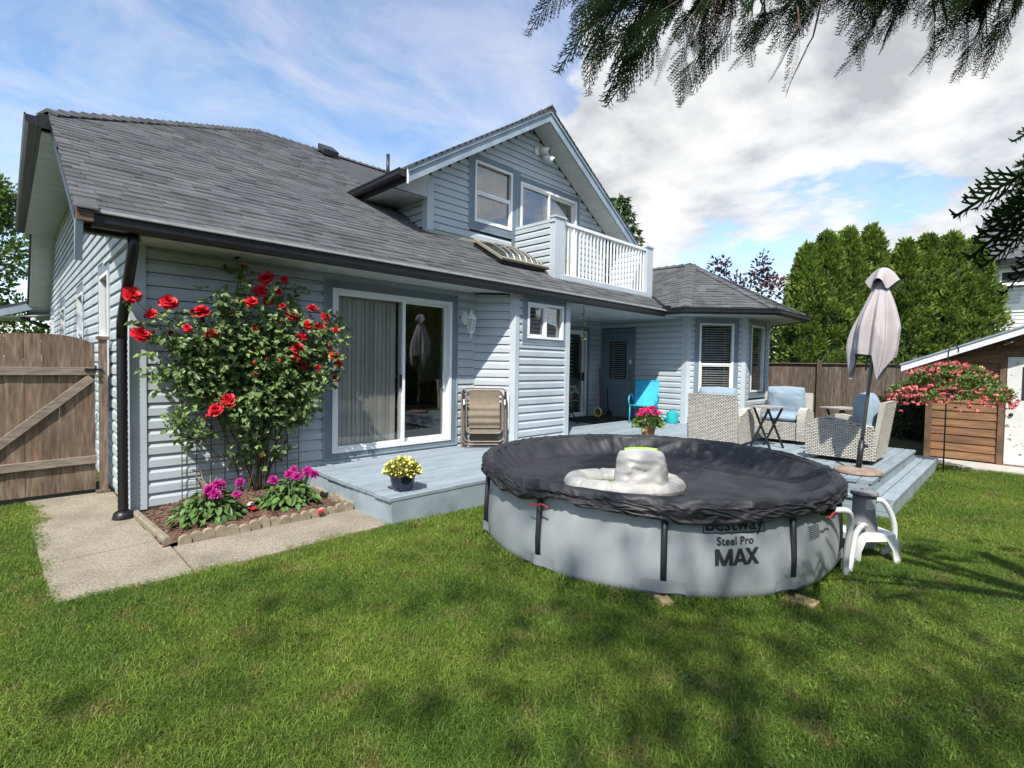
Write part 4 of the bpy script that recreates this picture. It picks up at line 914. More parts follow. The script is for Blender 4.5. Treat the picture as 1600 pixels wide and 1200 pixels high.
def wrap_text(txt, size, th0, z0, offset=0.0, name='lettering', xs=1.0, box=False):
    cu = bpy.data.curves.new('t', 'FONT'); cu.body = txt; cu.size = size; cu.offset = offset; cu.align_x = 'CENTER'; cu.resolution_u = 3
    ob = bpy.data.objects.new('t', cu); COL.objects.link(ob); bpy.context.view_layer.update()
    me = bpy.data.meshes.new_from_object(ob.evaluated_get(bpy.context.evaluated_depsgraph_get())); bpy.data.objects.remove(ob); bpy.data.curves.remove(cu)
    for v in me.vertices:
        th = th0+v.co.x*xs/PR; z = z0+v.co.y; r_ = pw(th, z)+.008; v.co = V((r_*math.cos(th), r_*math.sin(th), z))
    me.name = name; me.update(); me.materials.clear(); return link(name, me, M_INK, pool)
TH = -2.237      # the print faces the lawn
wrap_text('Bestway', .125, TH, .522, .0014); wrap_text('Steel Pro', .072, TH, .432, .0010)
def stroke(m_, x0, z0, x1, z1, w_):
    d = V((x1-x0, z1-z0, 0)).normalized(); h = w_/2/max(abs(d.y), .4)
    def f(s, t):
        x = x0+(x1-x0)*t+(2*s-1)*h; z = z0+(z1-z0)*t; th = TH+x/PR; r_ = pw(th, z)+.006; return V((r_*math.cos(th), r_*math.sin(th), z))
    m_.grid(f, 2, 8)
zb_, zt_ = .300, .405; sw = .025
for cx0, ss in ((-.145, ((.0125, 0, .0125, 1), (.1075, 0, .1075, 1), (.014, 1, .06, .0), (.106, 1, .06, .0))), (-.025, ((.0125, 0, .052, 1), (.0915, 0, .052, 1))), (.07, ((.012, 0, .082, 1), (.082, 0, .012, 1)))):
    ml = MB()
    for a, b, c, d in ss: stroke(ml, cx0+a, zb_+(zt_-zb_)*b, cx0+c, zb_+(zt_-zb_)*d, sw)
    if cx0 == -.025:
        def bar_(s, t):
            x = cx0+.028+.048*s; z = zb_+.022+.018*t; th = TH+x/PR; r_ = pw(th, z)+.0065; return V((r_*math.cos(th), r_*math.sin(th), z))
        ml.grid(bar_, 3, 1)
    ml.build('lettering', M_INK, pool)

def lbox(th0, th1, z0, z1, t_):
    m_ = MB()
    for a, b, c, d in ((th0, th1, z0, z0+t_), (th0, th1, z1-t_, z1), (th0, th0+t_/PR, z0, z1), (th1-t_/PR, th1, z0, z1)):
        m_.grid(lambda s, t: V(((pw(a+(b-a)*s, c+(d-c)*t)+.0045)*math.cos(a+(b-a)*s), (pw(a+(b-a)*s, c+(d-c)*t)+.0045)*math.sin(a+(b-a)*s), c+(d-c)*t)), 12, 1)
    return m_
lbox(TH-.145, TH+.145, .502, .64, .006).build('logo_box', M_INK, pool)
lbl = MB().grid(lambda s, t: V(((pw(TH+.395+.12*s, .40+.11*t)+.004)*math.cos(TH+.395+.12*s), (pw(TH+.395+.12*s, .40+.11*t)+.004)*math.sin(TH+.395+.12*s), .40+.11*t)), 8, 2).build('warning_label', M_PATCH, pool, True)
for i in range(7): MB().grid(lambda s, t: V(((pw(TH+.405+.10*s, .41+.013*i+.006*t)+.006)*math.cos(TH+.405+.10*s), (pw(TH+.405+.10*s, .41+.013*i+.006*t)+.006)*math.sin(TH+.405+.10*s), .41+.013*i+.006*t)), 6, 1).build('label_line', M_INK, lbl)
# cover
cov = thing('pool_cover', 'crumpled black tarp cover tied over the round pool', 'pool cover', PC+V((0, 0, RIM)))
def ridge(x, y, z): return 1-2*abs(nz(x, y, z))*1.6
def coverp(s, t):
    th = 2*math.pi*s; cx, sy_ = math.cos(th), math.sin(th)
    hem = .074+.035*nz(cx*2.2, sy_*2.2, 1)+.022*nz(cx*6, sy_*6, 9)+.012*nz(cx*17, sy_*17, 4)
    if t < .40:
        q = t/.40; r_ = 1.28*q; x, y = r_*cx, r_*sy_; z = -.16+.007*nz(x*2.6, y*2.6, 2)+.0035*ridge(x*5+2*nz(x*2, y*2, 7), y*5, 4)
    elif t < .62:
        q = (t-.40)/.22; r_ = 1.28+.25*q; z = -.16+.20*(q*q*(3-2*q)*.7+.3*q); e = math.sin(math.pi*q)**.7
        g = .5*ridge(cx*7, sy_*7, q*.7)+.5*ridge(cx*14+q*.8, sy_*14, q*.5+3); z += .020*(g-.4)*e; r_ += .02*nz(cx*9, sy_*9, q*2+5)*e
    else:
        q = (t-.62)/.38; ang = min(1, q/.14)*math.pi/2; k = min(1, q*5)
        r_ = 1.53+.035*math.sin(ang)+.008*q; z = .03-.03*(1-math.cos(ang))-max(0, q-.07)*hem*1.5
        sw = q*1.3; g1 = ridge(cx*6+sw*.9, sy_*6, sw*1.1+2); g2 = ridge(cx*13-sw*1.2, sy_*13+sw, sw*2.2+5); g3 = nz(cx*27, sy_*27, sw*4); g4 = nz(cx*4, sy_*4, sw*1.5+11)
        r_ += (.012*g1+.014*g2*g2+.004*g3+.014*g4*q)*k+.004; z += (.010*g1+.006*g2)*(1-q)
        if q > .86: r_ -= (q-.86)*.12
    return V((r_*cx, r_*sy_, z))
co = MB().grid(coverp, 640, 96, True).build('tarp', M_COVER, cov, True)
for a in (la[2]+.02, TH+.52):
    MB().tube([(1.60*math.cos(a+d), 1.60*math.sin(a+d), -.13+.012*math.sin(d*60)) for d in np.linspace(-.05, .06, 8)], .006, 5).build('tie_rope', M_REDP, cov)
# float on the cover
flt = thing('pool_float', 'dirty white inflatable lounge float with lime green seat on the cover', 'float', PC+V((-.76, -.22, RIM-.155)), R(-45))
def ring(s, t):
    a, b = 2*math.pi*s, 2*math.pi*t; cx_, cy_ = .40*math.copysign(abs(math.cos(a))**.8, math.cos(a)), .25*math.copysign(abs(math.sin(a))**.8, math.sin(a))
    d = V((math.cos(a), math.sin(a), 0)); r_ = .086*(1+.05*nz(a*3, b*2, 1)-.16*max(0, math.cos(a*10))**14+.03*ridge(a*4, b*1.2, 2)); return V((cx_, cy_, .085))+d*r_*math.cos(b)+Z*r_*math.sin(b)*.85
MB().grid(ring, 200, 22, True).build('float_ring', M_FLOAT, flt, True)
MB().lathe([(0, 0), (1, 0), (1, .03), (0, .04)], 24).build('float_seat', M_GREEN, flt, True).matrix_basis = Matrix.Translation((-.0, 0, .05))@Matrix.Diagonal((.33, .2, 1, 1))
def backp(s, t):
    a = 2*math.pi*s; e = (1-abs(2*t-1)**7)**.5; ca_, sa_ = math.cos(a), math.sin(a)
    x = .22*math.copysign(abs(ca_)**.55, ca_)*(1-.20*t*t)*(.86+.14*e); y_ = .085*math.copysign(abs(sa_)**.75, sa_)*e*(1-.75*abs(ca_)**5)
    cr = .016*ridge(x*7+t*3, t*5, 3)+.008*nz(x*22, t*9, 5); return V((x+.10, y_*(1+.3*math.cos(x*6))-.20+.07*t-cr*math.copysign(1, -sa_), .03+.355*t+.012*math.cos(ca_*2)*t))
MB().grid(backp, 72, 30, True).build('float_backrest', M_FLOAT, flt, True)
MB().tube([(-.03+.26*i/10, -.135+.02*math.sin(i*math.pi/10), .388+.006*math.sin(i*math.pi/10)) for i in range(11)], .013, 6).build('float_piping', M_GREEN, flt, True)
# timber blocks under two legs
for k, (a, lb) in enumerate(((la[3], 'small pine block under the middle front pool leg'), (la[4], 'split pine board under the right front pool leg'))):
    x, y = PC.x+1.60*math.cos(a), PC.y+1.60*math.sin(a); g = gz(x, y)
    b_ = MB().prism([V((-.09, -.07, -.02))*(1 if k else .6), V((.10, -.06, -.02))*(1 if k else .6), V((.11, .06, -.02))*(1 if k else .6), V((-.08, .08, -.02))*(1 if k else .6)], (0, 0, .055)); b_.build('timber_block', M_BLOCK, None, label=lb, cat='block', group='blocks under the pool legs', loc=(x, y, g)).rotation_euler = (0, 0, a+.4)
# ------------------------------------------------------------------ pump on a stool
SP = V((4.40, -5.06, -.12))
stool = thing('step_stool', 'white plastic stool with arched legs standing on the grass', 'stool', SP, R(-38))
m = MB()
def rr_(w_, d_, r_, n=5): return [V((sx*(w_-r_)+r_*math.cos(a0+i*math.pi/2/n), sy*(d_-r_)+r_*math.sin(a0+i*math.pi/2/n), 0)) for sx, sy, a0 in ((1, 1, 0), (-1, 1, math.pi/2), (-1, -1, math.pi), (1, -1, 1.5*math.pi)) for i in range(n+1)]
a_, b_ = rr_(.19, .13, .05), rr_(.205, .145, .05); n = len(a_)
m.add([p+Z*.262 for p in a_]+[p+Z*.25 for p in b_]+[p*1.03+Z*.20 for p in b_], [tuple(range(n))]+[(n+i, n+(i+1) % n, (i+1) % n, i) for i in range(n)]+[(2*n+i, 2*n+(i+1) % n, n+(i+1) % n, n+i) for i in range(n)])
autosmooth(m.build('seat', M_WHITEP, stool))
for sx in (-1, 1):
    for sy in (-1, 1):
        MB().prism([V((sx*.211, sy*.149, .215)), V((sx*.10, sy*.149, .20)), V((sx*.145, sy*.158, .12)), V((sx*.16, sy*.165, .0)), V((sx*.225, sy*.165, 0))], (0, -sy*.014, 0)).prism([V((sx*.211, sy*.149, .215)), V((sx*.211, sy*.05, .20)), V((sx*.218, sy*.09, .12)), V((sx*.225, sy*.105, 0)), V((sx*.225, sy*.165, 0))], (-sx*.014, 0, 0)).build('leg', M_WHITEP, stool)
pump = thing('pool_pump', 'grey cylindrical filter pump on the white stool', 'pump', SP+V((0, 0, .262)), R(-38))
autosmooth(MB().lathe([(.0, 0), (.105, 0), (.105, .05), (.092, .12), (.085, .16), (.085, .30), (0, .30)], 28).build('pump_body', M_GREYP, pump))
autosmooth(MB().lathe([(.0, .30), (.102, .30), (.104, .315), (.098, .335), (.06, .345), (.025, .345), (.025, .36), (0, .36)], 28).build('lid', M_GREYP, pump))
MB().tube([(.1*math.cos(t), .1*math.sin(t), .305) for t in np.linspace(0, 6.0, 24)], .007, 6, True).build('lid_ring', M_STEEL, pump, True)
MB().grid(lambda s, t: V((.0865*math.cos(-2.1+1.0*s), .0865*math.sin(-2.1+1.0*s), .19+.09*t)), 8, 1).build('pump_label', mat('pale_label', (.45, .46, .45), .6), pump)
MB().tube([(-.09, -.07, .06), (-.13, -.11, .07)], .03, 12).build('pump_inlet', M_GREYP, pump, True)
def hose(pts, name='hose', r_=.024):
    q = [V(p) for p in pts]; out = []
    for i in range(len(q)-1):
        p0, p1, p2, p3 = q[max(i-1, 0)], q[i], q[i+1], q[min(i+2, len(q)-1)]
        for k in range(14):
            t = k/14; out.append(.5*((2*p1)+(p2-p0)*t+(2*p0-5*p1+4*p2-p3)*t*t+(3*p1-p0-3*p2+p3)*t**3))
    out.append(q[-1]); return MB().tube(out, [r_*(1.04 if i % 2 else .95) for i in range(len(out))], 12)
o_ = V((3.7, -5.08, -.1))
H = thing('pool_hose', 'translucent white hose looping from the pool wall down to the grass', 'hose', o_)
hose([V(p)-o_ for p in ((3.36, -5.02, .49), (3.47, -5.13, .49), (3.60, -5.12, .33), (3.67, -5.09, .08), (3.72, -5.08, -.085), (3.80, -5.085, -.07), (3.86, -5.09, .06), (3.98, -5.09, .20), (4.14, -5.10, .235), (4.27, -5.10, .205))], r_=.022).build('hose_tube', M_HOSE, H, True)
MB().tube([V((3.32, -4.98, .49))-o_, V((3.39, -5.05, .49))-o_], .034, 14).build('hose_coupling', M_STEEL, H, True)
MB().tube([V((3.36, -5.02, .52))-o_, V((3.28, -5.04, .55))-o_, V((3.24, -5.03, .51))-o_], .008, 6).build('hose_clamp', M_BRASSY, H)
H2 = thing('return_hose', 'translucent white hose arching from the pump side to the grass', 'hose', SP)
hose([V((.055, -.055, .52)), V((.12, -.12, .50)), V((.18, -.18, .36)), V((.195, -.195, .20)), V((.15, -.16, .09)), V((.10, -.12, .06))], r_=.022).build('hose_tube', M_HOSE, H2, True)
# ------------------------------------------------------------------ wicker furniture
def weave(mm, org, u, v, nrm, W_, H_, inside, cu=.052, cv=.0215, bulge=.007):
    u, v, nrm = V(u).normalized(), V(v).normalized(), V(nrm).normalized(); org = V(org)
    for j in range(int(H_/cv)+1):
        sh_ = cu/2 if j % 2 else 0; i = -1
        while i*cu < W_+cu:
            a, b, c, d = i*cu+sh_, i*cu+sh_+cu*1.02, j*cv+.001, (j+1)*cv-.0025; i += 1
            a, b = max(a, 0), min(b, W_)
            if b-a < .012 or d > H_ or not inside((a+b)/2, (c+d)/2): continue
            P = lambda x, y, o: org+u*x+v*y+nrm*o
            mc = (c+d)/2; l_ = (b-a)*.28
            mm.add([P(a, mc, 0), P(a+l_*.6, c, .001), P(b-l_*.6, c, .001), P(b, mc, 0), P(b-l_*.6, d, .001), P(a+l_*.6, d, .001), P(a+l_, mc, bulge), P(b-l_, mc, bulge)], [(0, 1, 6), (1, 2, 7, 6), (2, 3, 7), (3, 4, 7), (4, 5, 6, 7), (5, 0, 6)])
    return mm
def cushion(W_, D_, H_, seed, puff=.5):
    m_ = MB(); n_ = 30
    for sg in (1, -1):
        def f(s, t):
            u, v_ = 2*s-1, 2*t-1; u2, v2 = math.copysign(abs(u)**.8, u), math.copysign(abs(v_)**.8, v_)
            e = max(0, (1-abs(u2)**5)*(1-abs(v2)**5))**.42; c_ = 1-.07*(1-e)*(abs(u2*v2))
            x, y = u2*W_/2*c_, v2*D_/2*c_; w_ = .011*nz(x*7+seed, y*7, sg)*e+.007*ridge(x*11+seed, y*11, 2)*e*(1 if abs(u2) > .6 or abs(v2) > .6 else .35)
            return V((x, y, sg*(H_/2*e*(.72+.28*(1-u*u)*(1-v_*v_))+w_)))
        m_.grid(f if sg > 0 else (lambda s, t: f(1-s, t)), n_, n_)
    return m_
def wicker_chair(label, loc, rz, handle=False):
    t = thing('wicker_armchair', label, 'armchair', loc, rz, 'wicker armchairs on the deck')
    W_, D_ = .82, .80
    # arm profile in (y, z); front is -y
    arc = [(-.40, .06), (-.415, .25), (-.40, .42), (-.36, .52), (-.28, .575), (-.15, .595), (.0, .575), (.18, .53), (.37, .50)]
    poly = arc+[(.385, .06)]
    for sx in (-1, 1):
        xo, xi = sx*W_/2, sx*(W_/2-.125)
        am = MB().prism([V((xo, y, z)) for y, z in poly], (xi-xo, 0, 0)).build('arm', M_WICKE, t)
        def ins(a, b, arc=arc):
            y, z = -.42+a, .06+b
            if y > .385 or y < -.412: return False
            for k in range(len(arc)-1):
                if arc[k][0] <= y <= arc[k+1][0] and k >= 2: return z < arc[k][1]+(arc[k+1][1]-arc[k][1])*(y-arc[k][0])/(arc[k+1][0]-arc[k][0])-.008
            return z < .42
        MB().prism([V((xo+sx*.002, y*.985, z*.985+.004)) for y, z in poly], (-sx*.001, 0, 0)).build('weave_backing', M_WICKB, am)
        weave(MB(), (xo+sx*.003, -.42, .06), (0, 1, 0), Z, (sx, 0, 0), .83, .56, ins).build('weave', M_WICK, am, kind='stuff')
        mm = MB()
        for k in range(len(arc)-1):
            a, b = V((min(xo, xi), *arc[k])), V((min(xo, xi), *arc[k+1])); d = b-a; nr_ = V((0, -d.z, d.y)); nr_ = nr_ if nr_.z > 0 or nr_.y < 0 else -nr_
            weave(mm, a+nr_.normalized()*.002, (1, 0, 0), d, nr_, .125, d.length, lambda p, q: True, .042)
        mm.build('arm_weave', M_WICK, am, kind='stuff')
    fp = MB().box(-W_/2+.125, -.37, .06, W_/2-.125, -.33, .36).build('front_panel', M_WICKB, t); weave(MB(), (-W_/2+.125, -.372, .06), (1, 0, 0), Z, (0, -1, 0), W_-.25, .30, lambda a, b: True).build('weave', M_WICK, fp, kind='stuff')
    MB().box(-W_/2+.125, -.34, .30, W_/2-.125, .33, .35).build('seat_base', M_WICKE, t)
    tilt = .12; bh = .83
    bk = MB().prism([V((-W_/2+.01, .33, .06)), V((W_/2-.01, .33, .06)), V((W_/2-.03, .33+bh*tilt, bh)), V((-W_/2+.03, .33+bh*tilt, bh))], (0, .06, 0)).build('backrest', M_WICKE, t)
    vv = V((0, bh*tilt, bh-.06)); MB().prism([V((-W_/2+.012, .3915, .07)), V((W_/2-.012, .3915, .07)), V((W_/2-.032, .3915+vv.y, bh-.012)), V((-W_/2+.032, .3915+vv.y, bh-.012))], (0, .001, 0)).build('weave_backing', M_WICKB, bk)
    weave(MB(), V((-W_/2+.02, .3935, .065)), (1, 0, 0), vv, (0, 1, -tilt), W_-.04, bh-.07, lambda a, b: True).build('weave', M_WICK, bk, kind='stuff')
    cs = cushion(W_-.27, .66, .18, loc[0]).build('seat_cushion', M_CUSH, t, True); cs.location = (0, -.05, .42)
    bc = cushion(W_-.20, .56, .27, loc[1]).build('back_cushion', M_CUSH, t, True); bc.location = (0, .23, .67); bc.rotation_euler = (R(98), 0, 0)
    if handle: MB().tube([(-.10, .45, bh-.0), (-.06, .46, bh+.10), (.06, .46, bh+.10), (.10, .45, bh-.0)], .012, 8).build('handle', M_BRASSY, t, True)
    return t
wicker_chair('wicker armchair nearest the bay window with its woven back to the pool', (7.55, -2.48, DZ), R(95))
wicker_chair('wicker armchair facing the pool in front of the plank fence', (8.74, -3.06, DZ), R(-84), True)
wicker_chair('wicker armchair beside the umbrella seen from its side and back', (7.56, -4.27, DZ), R(180))
def folding_table(label, loc, rz):
    t = thing('folding_side_table', label, 'table', loc, rz, 'small folding tables between the armchairs')
    MB().box(-.24, -.19, .635, .24, .19, .655).build('top', mat('greyed_table_wood', (.33, .30, .27), .6, .15, 8, .002, 40), t)
    for x in (-.15, .15):
        for s in (-1, 1): MB().bar((x+.012*s, -.17*s, 0), (x+.012*s, .15*s, .635), .02, .03).build('leg', M_STEEL, t)
    MB().tube([(-.15, .1, .20), (.15, .1, .20)], .008, 6).build('stretcher', M_STEEL, t)
    return t
folding_table('small folding table with black crossed legs in front of the armchairs', (7.72, -3.15, DZ), R(-20))
folding_table('small folding table half hidden behind the armchair by the umbrella', (8.55, -3.98, DZ), R(-30))
# ------------------------------------------------------------------ umbrella
UB = V((6.51, -4.61, DZ)); tiltax = Matrix.Rotation(R(5.0), 4, V((.707, .707, 0)))
umb = thing('patio_umbrella', 'closed pale grey patio umbrella on a round rusty base', 'umbrella', UB)
autosmooth(MB().lathe([(0, 0), (.25, 0), (.262, .015), (.255, .035), (.18, .055), (.05, .062), (0, .062)], 40).build('base', M_RUST, umb))
ub = lambda o: setattr(o, 'matrix_basis', tiltax) or o
ub(MB().tube([V((0, 0, .05)), V((0, 0, .40))], .032, 14).build('base_sleeve', M_STEEL, umb, True)); ub(MB().tube([V((.03, -.03, .33)), V((.055, -.055, .33))], .018, 8).build('clamp_knob', M_STEEL, umb))
ub(MB().tube([V((0, 0, .38)), V((0, 0, 2.45))], .021, 14).build('pole', M_UMBPOLE, umb, True))
def canopy(s, t):
    a = 2*math.pi*s; q = min(1, t/.62); R_ = .05+.175*q*(1.4-.4*q)
    lob = max(0, math.cos(3*a+1.3))**1.3; z = 2.33-t*(.90+.30*lob)
    low = max(0, (1.50-z)/.45); R_ *= 1-.30*low
    f = .15*math.cos(7*a+.5)+.08*math.cos(13*a+2)+.05*math.cos(3*a)
    r_ = R_*(1+f*min(1, t*2.2))+.008*nz(a*3, t*4, 2)
    return V((r_*math.cos(a), r_*math.sin(a), z))
ub(MB().grid(canopy, 180, 44, True).build('canopy', M_UMB, umb, True))
def vent(s, t):
    a = 2*math.pi*s; f = math.cos(a*4+.4); r_ = .02+.125*t**.75*(1+.26*f*t); z = 2.50-.06*t-.15*t*t+.055*f*t*t
    return V((r_*math.cos(a), r_*math.sin(a), z))
ub(MB().grid(vent, 72, 12, True).build('vent_cap', M_UMB, umb, True)); ub(MB().lathe([(0, 2.28), (.05, 2.28), (.055, 2.33), (.05, 2.40), (0, 2.42)], 16).build('hub', M_STEEL, umb))
for k in range(6):
    a = k*math.pi/3+.3; ub(MB().tube([(.045*math.cos(a), .045*math.sin(a), 2.3), (.06*math.cos(a), .06*math.sin(a), 1.25)], .007, 5).build('rib', M_STEEL, umb))
# ------------------------------------------------------------------ turquoise sling chair
bc = thing('sling_chair', 'turquoise metal sling chair on the porch beside the back door', 'chair', (9.28, -.02, DZ), R(-70))
for s in (-1, 1):
    x = s*.26
    MB().tube([(x, -.30, 0), (x, -.27, .40), (x, .18, .36), (x, .34, .93)], .014, 10).build('side_frame', M_TURQ, bc, True)
    MB().tube([(x, .38, 0), (x, .15, .36), (x, .0, .38)], .014, 10).build('leg', M_TURQ, bc, True)
    MB().tube([(x*1.08, -.27, .38), (x*1.1, -.29, .52), (x*1.1, -.24, .60), (x*1.1, -.10, .63), (x*1.1, .05, .61), (x*1.1, .14, .55), (x*1.08, .22, .48)], .015, 10).build('armrest', M_TURQ, bc, True)
MB().grid(lambda s, t: V((-.25+.5*s, *( (-.27+.45*t/.45, .41-.03*math.sin(math.pi*t/.45)-.04*t) if t < .45 else (.18+.16*(t-.45)/.55, .36+.57*(t-.45)/.55)))), 4, 24).build('sling', M_TURQF, bc, True)
MB().tube([(-.26, .34, .93), (.26, .34, .93)], .014, 10).build('top_rail', M_TURQ, bc, True); MB().tube([(-.26, -.28, .39), (.26, -.28, .39)], .014, 10).build('front_rail', M_TURQ, bc, True)
wc = thing('watering_can', 'teal plastic watering can by the wall next to the turquoise chair', 'watering can', (9.62, -.52, DZ), R(130))
autosmooth(MB().lathe([(0, 0), (.12, 0), (.128, .02), (.12, .22), (.105, .26), (.08, .265), (.08, .25), (0, .25)], 24).build('can_body', M_TEAL, wc)); MB().tube([(.11, 0, .07), (.22, 0, .16), (.29, 0, .27)], [.03, .02, .016], 10).build('spout', M_TEAL, wc, True)
MB().tube([(.05, 0, .26), (.0, 0, .34), (-.09, 0, .33), (-.15, 0, .22), (-.12, 0, .10)], .012, 8).build('handle', M_TEAL, wc, True)
# ------------------------------------------------------------------ folded recliner
rc = thing('folding_recliner', 'folded tan mesh recliner leaning on the siding by the sliding door', 'recliner', (4.16, -.38, DZ), R(45))
rc.rotation_euler = (R(-8), 0, R(-38))
def loop(w_, z0, z1, y, r_=.07, tr=.012):
    pts = []
    for cx_, cz_, a0 in ((w_-r_, z1-r_, 0), (-w_+r_, z1-r_, 90), (-w_+r_, z0+r_, 180), (w_-r_, z0+r_, 270)):
        for i in range(7): a = R(a0+15*i); pts.append((cx_+r_*math.cos(a), y, cz_+r_*math.sin(a)))
    return MB().tube(pts, tr, 8, True)
loop(.265, .22, .86, -.05).build('seat_frame', M_BRASS, rc, True); loop(.335, .0, .90, .07).build('outer_frame', M_BRASS, rc, True); loop(.325, .055, .80, -.0, .09).build('leg_frame', M_BRASS, rc, True); loop(.30, .095, .84, .03, .09).build('leg_frame', M_BRASS, rc, True)
MB().grid(lambda s, t: V((-.23+.46*s, -.055+.02*math.sin(t*math.pi), .60+.25*t)), 4, 6).build('head_sling', M_TAN, rc, True)
MB().grid(lambda s, t: V((-.225+.45*s, -.075-.03*math.sin(t*math.pi)+.010*math.sin(t*20), .30+.34*t)), 6, 26).build('back_sling', M_TAN, rc, True); MB().box(-.23, -.05, .235, .23, -.04, .30).build('seat_sling', M_TAN, rc); MB().box(-.22, .035, .12, .22, .05, .84).build('back_panel', mat('brown_mesh', (.12, .10, .075), .9), rc)
for s in (-1, 1):
    MB().bar((s*.315, -.04, .66), (s*.315, -.04, .84), .035, .03).build('armrest', M_STEEL, rc); MB().bar((s*.305, -.055, .72), (s*.305, -.055, .64), .022, .02).build('lock_clip', M_WHITEP, rc)
    for k in range(8): MB().tube([(s*.222, -.07, .31+k*.042), (s*.262, -.05, .315+k*.042)], .004, 4).build('lace', M_STEEL, rc)
ft = thing('folded_table', 'white folded table standing behind the tan recliner', 'table', (4.52, -.36, DZ), R(-45)); MB().box(-.12, -.012, .25, .12, .012, .82).build('top', M_WHITEP, ft)
for s in (-1, 1): MB().tube([(s*.09, -.02, 0), (s*.09, -.02, .7)], .01, 6).build('leg', M_BRASS, ft)
# ------------------------------------------------------------------ wall lantern
wl_ = thing('wall_lantern', 'white coach lantern on the siding beside the sliding door', 'lantern', (4.05, -.02, 2.18))
MB().prism([V((0, 0, .14)), V((-.075, 0, .03)), V((0, 0, -.08)), V((.075, 0, .03))], (0, -.02, 0)).build('backplate', M_WHITE, wl_); MB().lathe([(0, 0), (.05, 0), (.05, .02), (.03, .05), (0, .05)], 14).build('boss', M_WHITE, wl_, True).matrix_basis = Matrix.Translation((0, -.02, .03))@Matrix.Rotation(R(90), 4, 'X')
MB().tube([(0, -.05, .03), (.0, -.12, .06), (0, -.16, .02)], .012, 8).build('arm', M_WHITE, wl_, True)
MB().lathe([(0, .16), (.012, .13), (.02, .09), (.075, .02), (.08, .0), (0, .0)], 6, (0, -.16, 0)).build('lamp_roof', M_WHITE, wl_)
for k in range(6): a = k*math.pi/3; MB().tube([(.07*math.cos(a), -.16+.07*math.sin(a), 0), (.045*math.cos(a), -.16+.045*math.sin(a), -.17)], .006, 5).build('cage_bar', M_WHITE, wl_)
MB().lathe([(0, -.01), (.058, -.01), (.036, -.165), (0, -.165)], 6, (0, -.16, 0)).build('lamp_glass', M_LAMPGL, wl_); MB().lathe([(0, -.165), (.05, -.17), (.03, -.20), (.008, -.22), (.006, -.28), (0, -.29)], 10, (0, -.16, 0)).build('lamp_finial', M_WHITE, wl_)
# ------------------------------------------------------------------ trellis
tr = thing('trellis', 'rusty square wire trellis standing against the siding behind the rose', 'trellis', (.98, -.06, .05))
for i in range(10): x = -.60+i*.13; MB().tube([(x, 0, 0), (x, 0, (1.55 if i > 0 else 1.35) if i < 4 else 2.35 if i == 4 else 1.45)], .005, 5).build('wire', M_RUST if 0 else M_STEM, tr)
for j in range(12): MB().tube([(-.60, .007, .06+j*.13), (.57, .007, .06+j*.13)], .004, 5).build('wire', M_STEM, tr)
# ------------------------------------------------------------------ porch odds and ends
MB().box(8.1, .45, DZ+.003, 9.75, 1.5, DZ+.015).build('door_mat', M_MAT, None, label='black rubber mat in front of the back door', cat='mat')
pt = thing('porch_table', 'small brown folding table in the porch corner behind the wall', 'table', (7.62, .86, DZ)); MB().box(-.24, -.2, .50, .24, .2, .52).build('top', M_SHEDT, pt)
for s in (-1, 1):
    for x in (-.18, .18): MB().bar((x, -.18*s, 0), (x, .18*s, .5), .02, .02).build('leg', M_STEEL, pt)
for i, (x, y, c, lb, hgt) in enumerate(((9.62, 1.40, M_REDP, 'red handled broom leaning in the porch corner', 1.22), (9.70, 1.22, M_STEEL, 'dark handled brush beside the red broom', .72))):
    bm_ = thing('broom', lb, 'broom', (x, y, DZ)); MB().tube([(0, 0, .1), (.10, .12, hgt)], .013, 8).build('broom_handle', c, bm_, True); MB().prism([V((-.12, -.05, 0)), V((.12, -.05, 0)), V((.06, -.03, .14)), V((-.06, -.03, .14))], (0, .05, 0)).build('broom_head', c, bm_)
yt = thing('hose_reel', 'yellow and grey hose reel on the porch floor', 'hose reel', (9.30, 1.25, DZ)); MB().tube([(0, .10*math.cos(t), .13+.10*math.sin(t)) for t in np.linspace(0, 6.0, 20)], .022, 8, True).build('reel', M_YEL, yt, True); MB().bar((0, -.1, 0), (0, 0, .2), .02, .02).build('leg', M_STEEL, yt); MB().bar((0, .1, 0), (0, 0, .2), .02, .02).build('leg', M_STEEL, yt)
# inside the room
kc = MB().box(4.3, 2.2, .3, 5.5, 4.1, 1.15).build('kitchen_cabinet', M_CABIN, None, label='brown wood cabinet inside seen through the sliding door', cat='cabinet')
ic = thing('desk_chair', 'dark high backed chair inside the sliding door', 'chair', (4.25, 1.75, .3), R(20)); MB().grid(lambda s, t: V((-.24+.48*s, .05*math.cos((s-.5)*3), .5+.7*t*(1-.25*(2*s-1)**4))), 10, 8).build('backrest', M_STEEL, ic, True); MB().box(-.25, -.45, .42, .25, .0, .5).build('seat', M_STEEL, ic); MB().tube([(0, -.2, 0), (0, -.2, .42)], .03, 8).build('pedestal', M_STEEL, ic)
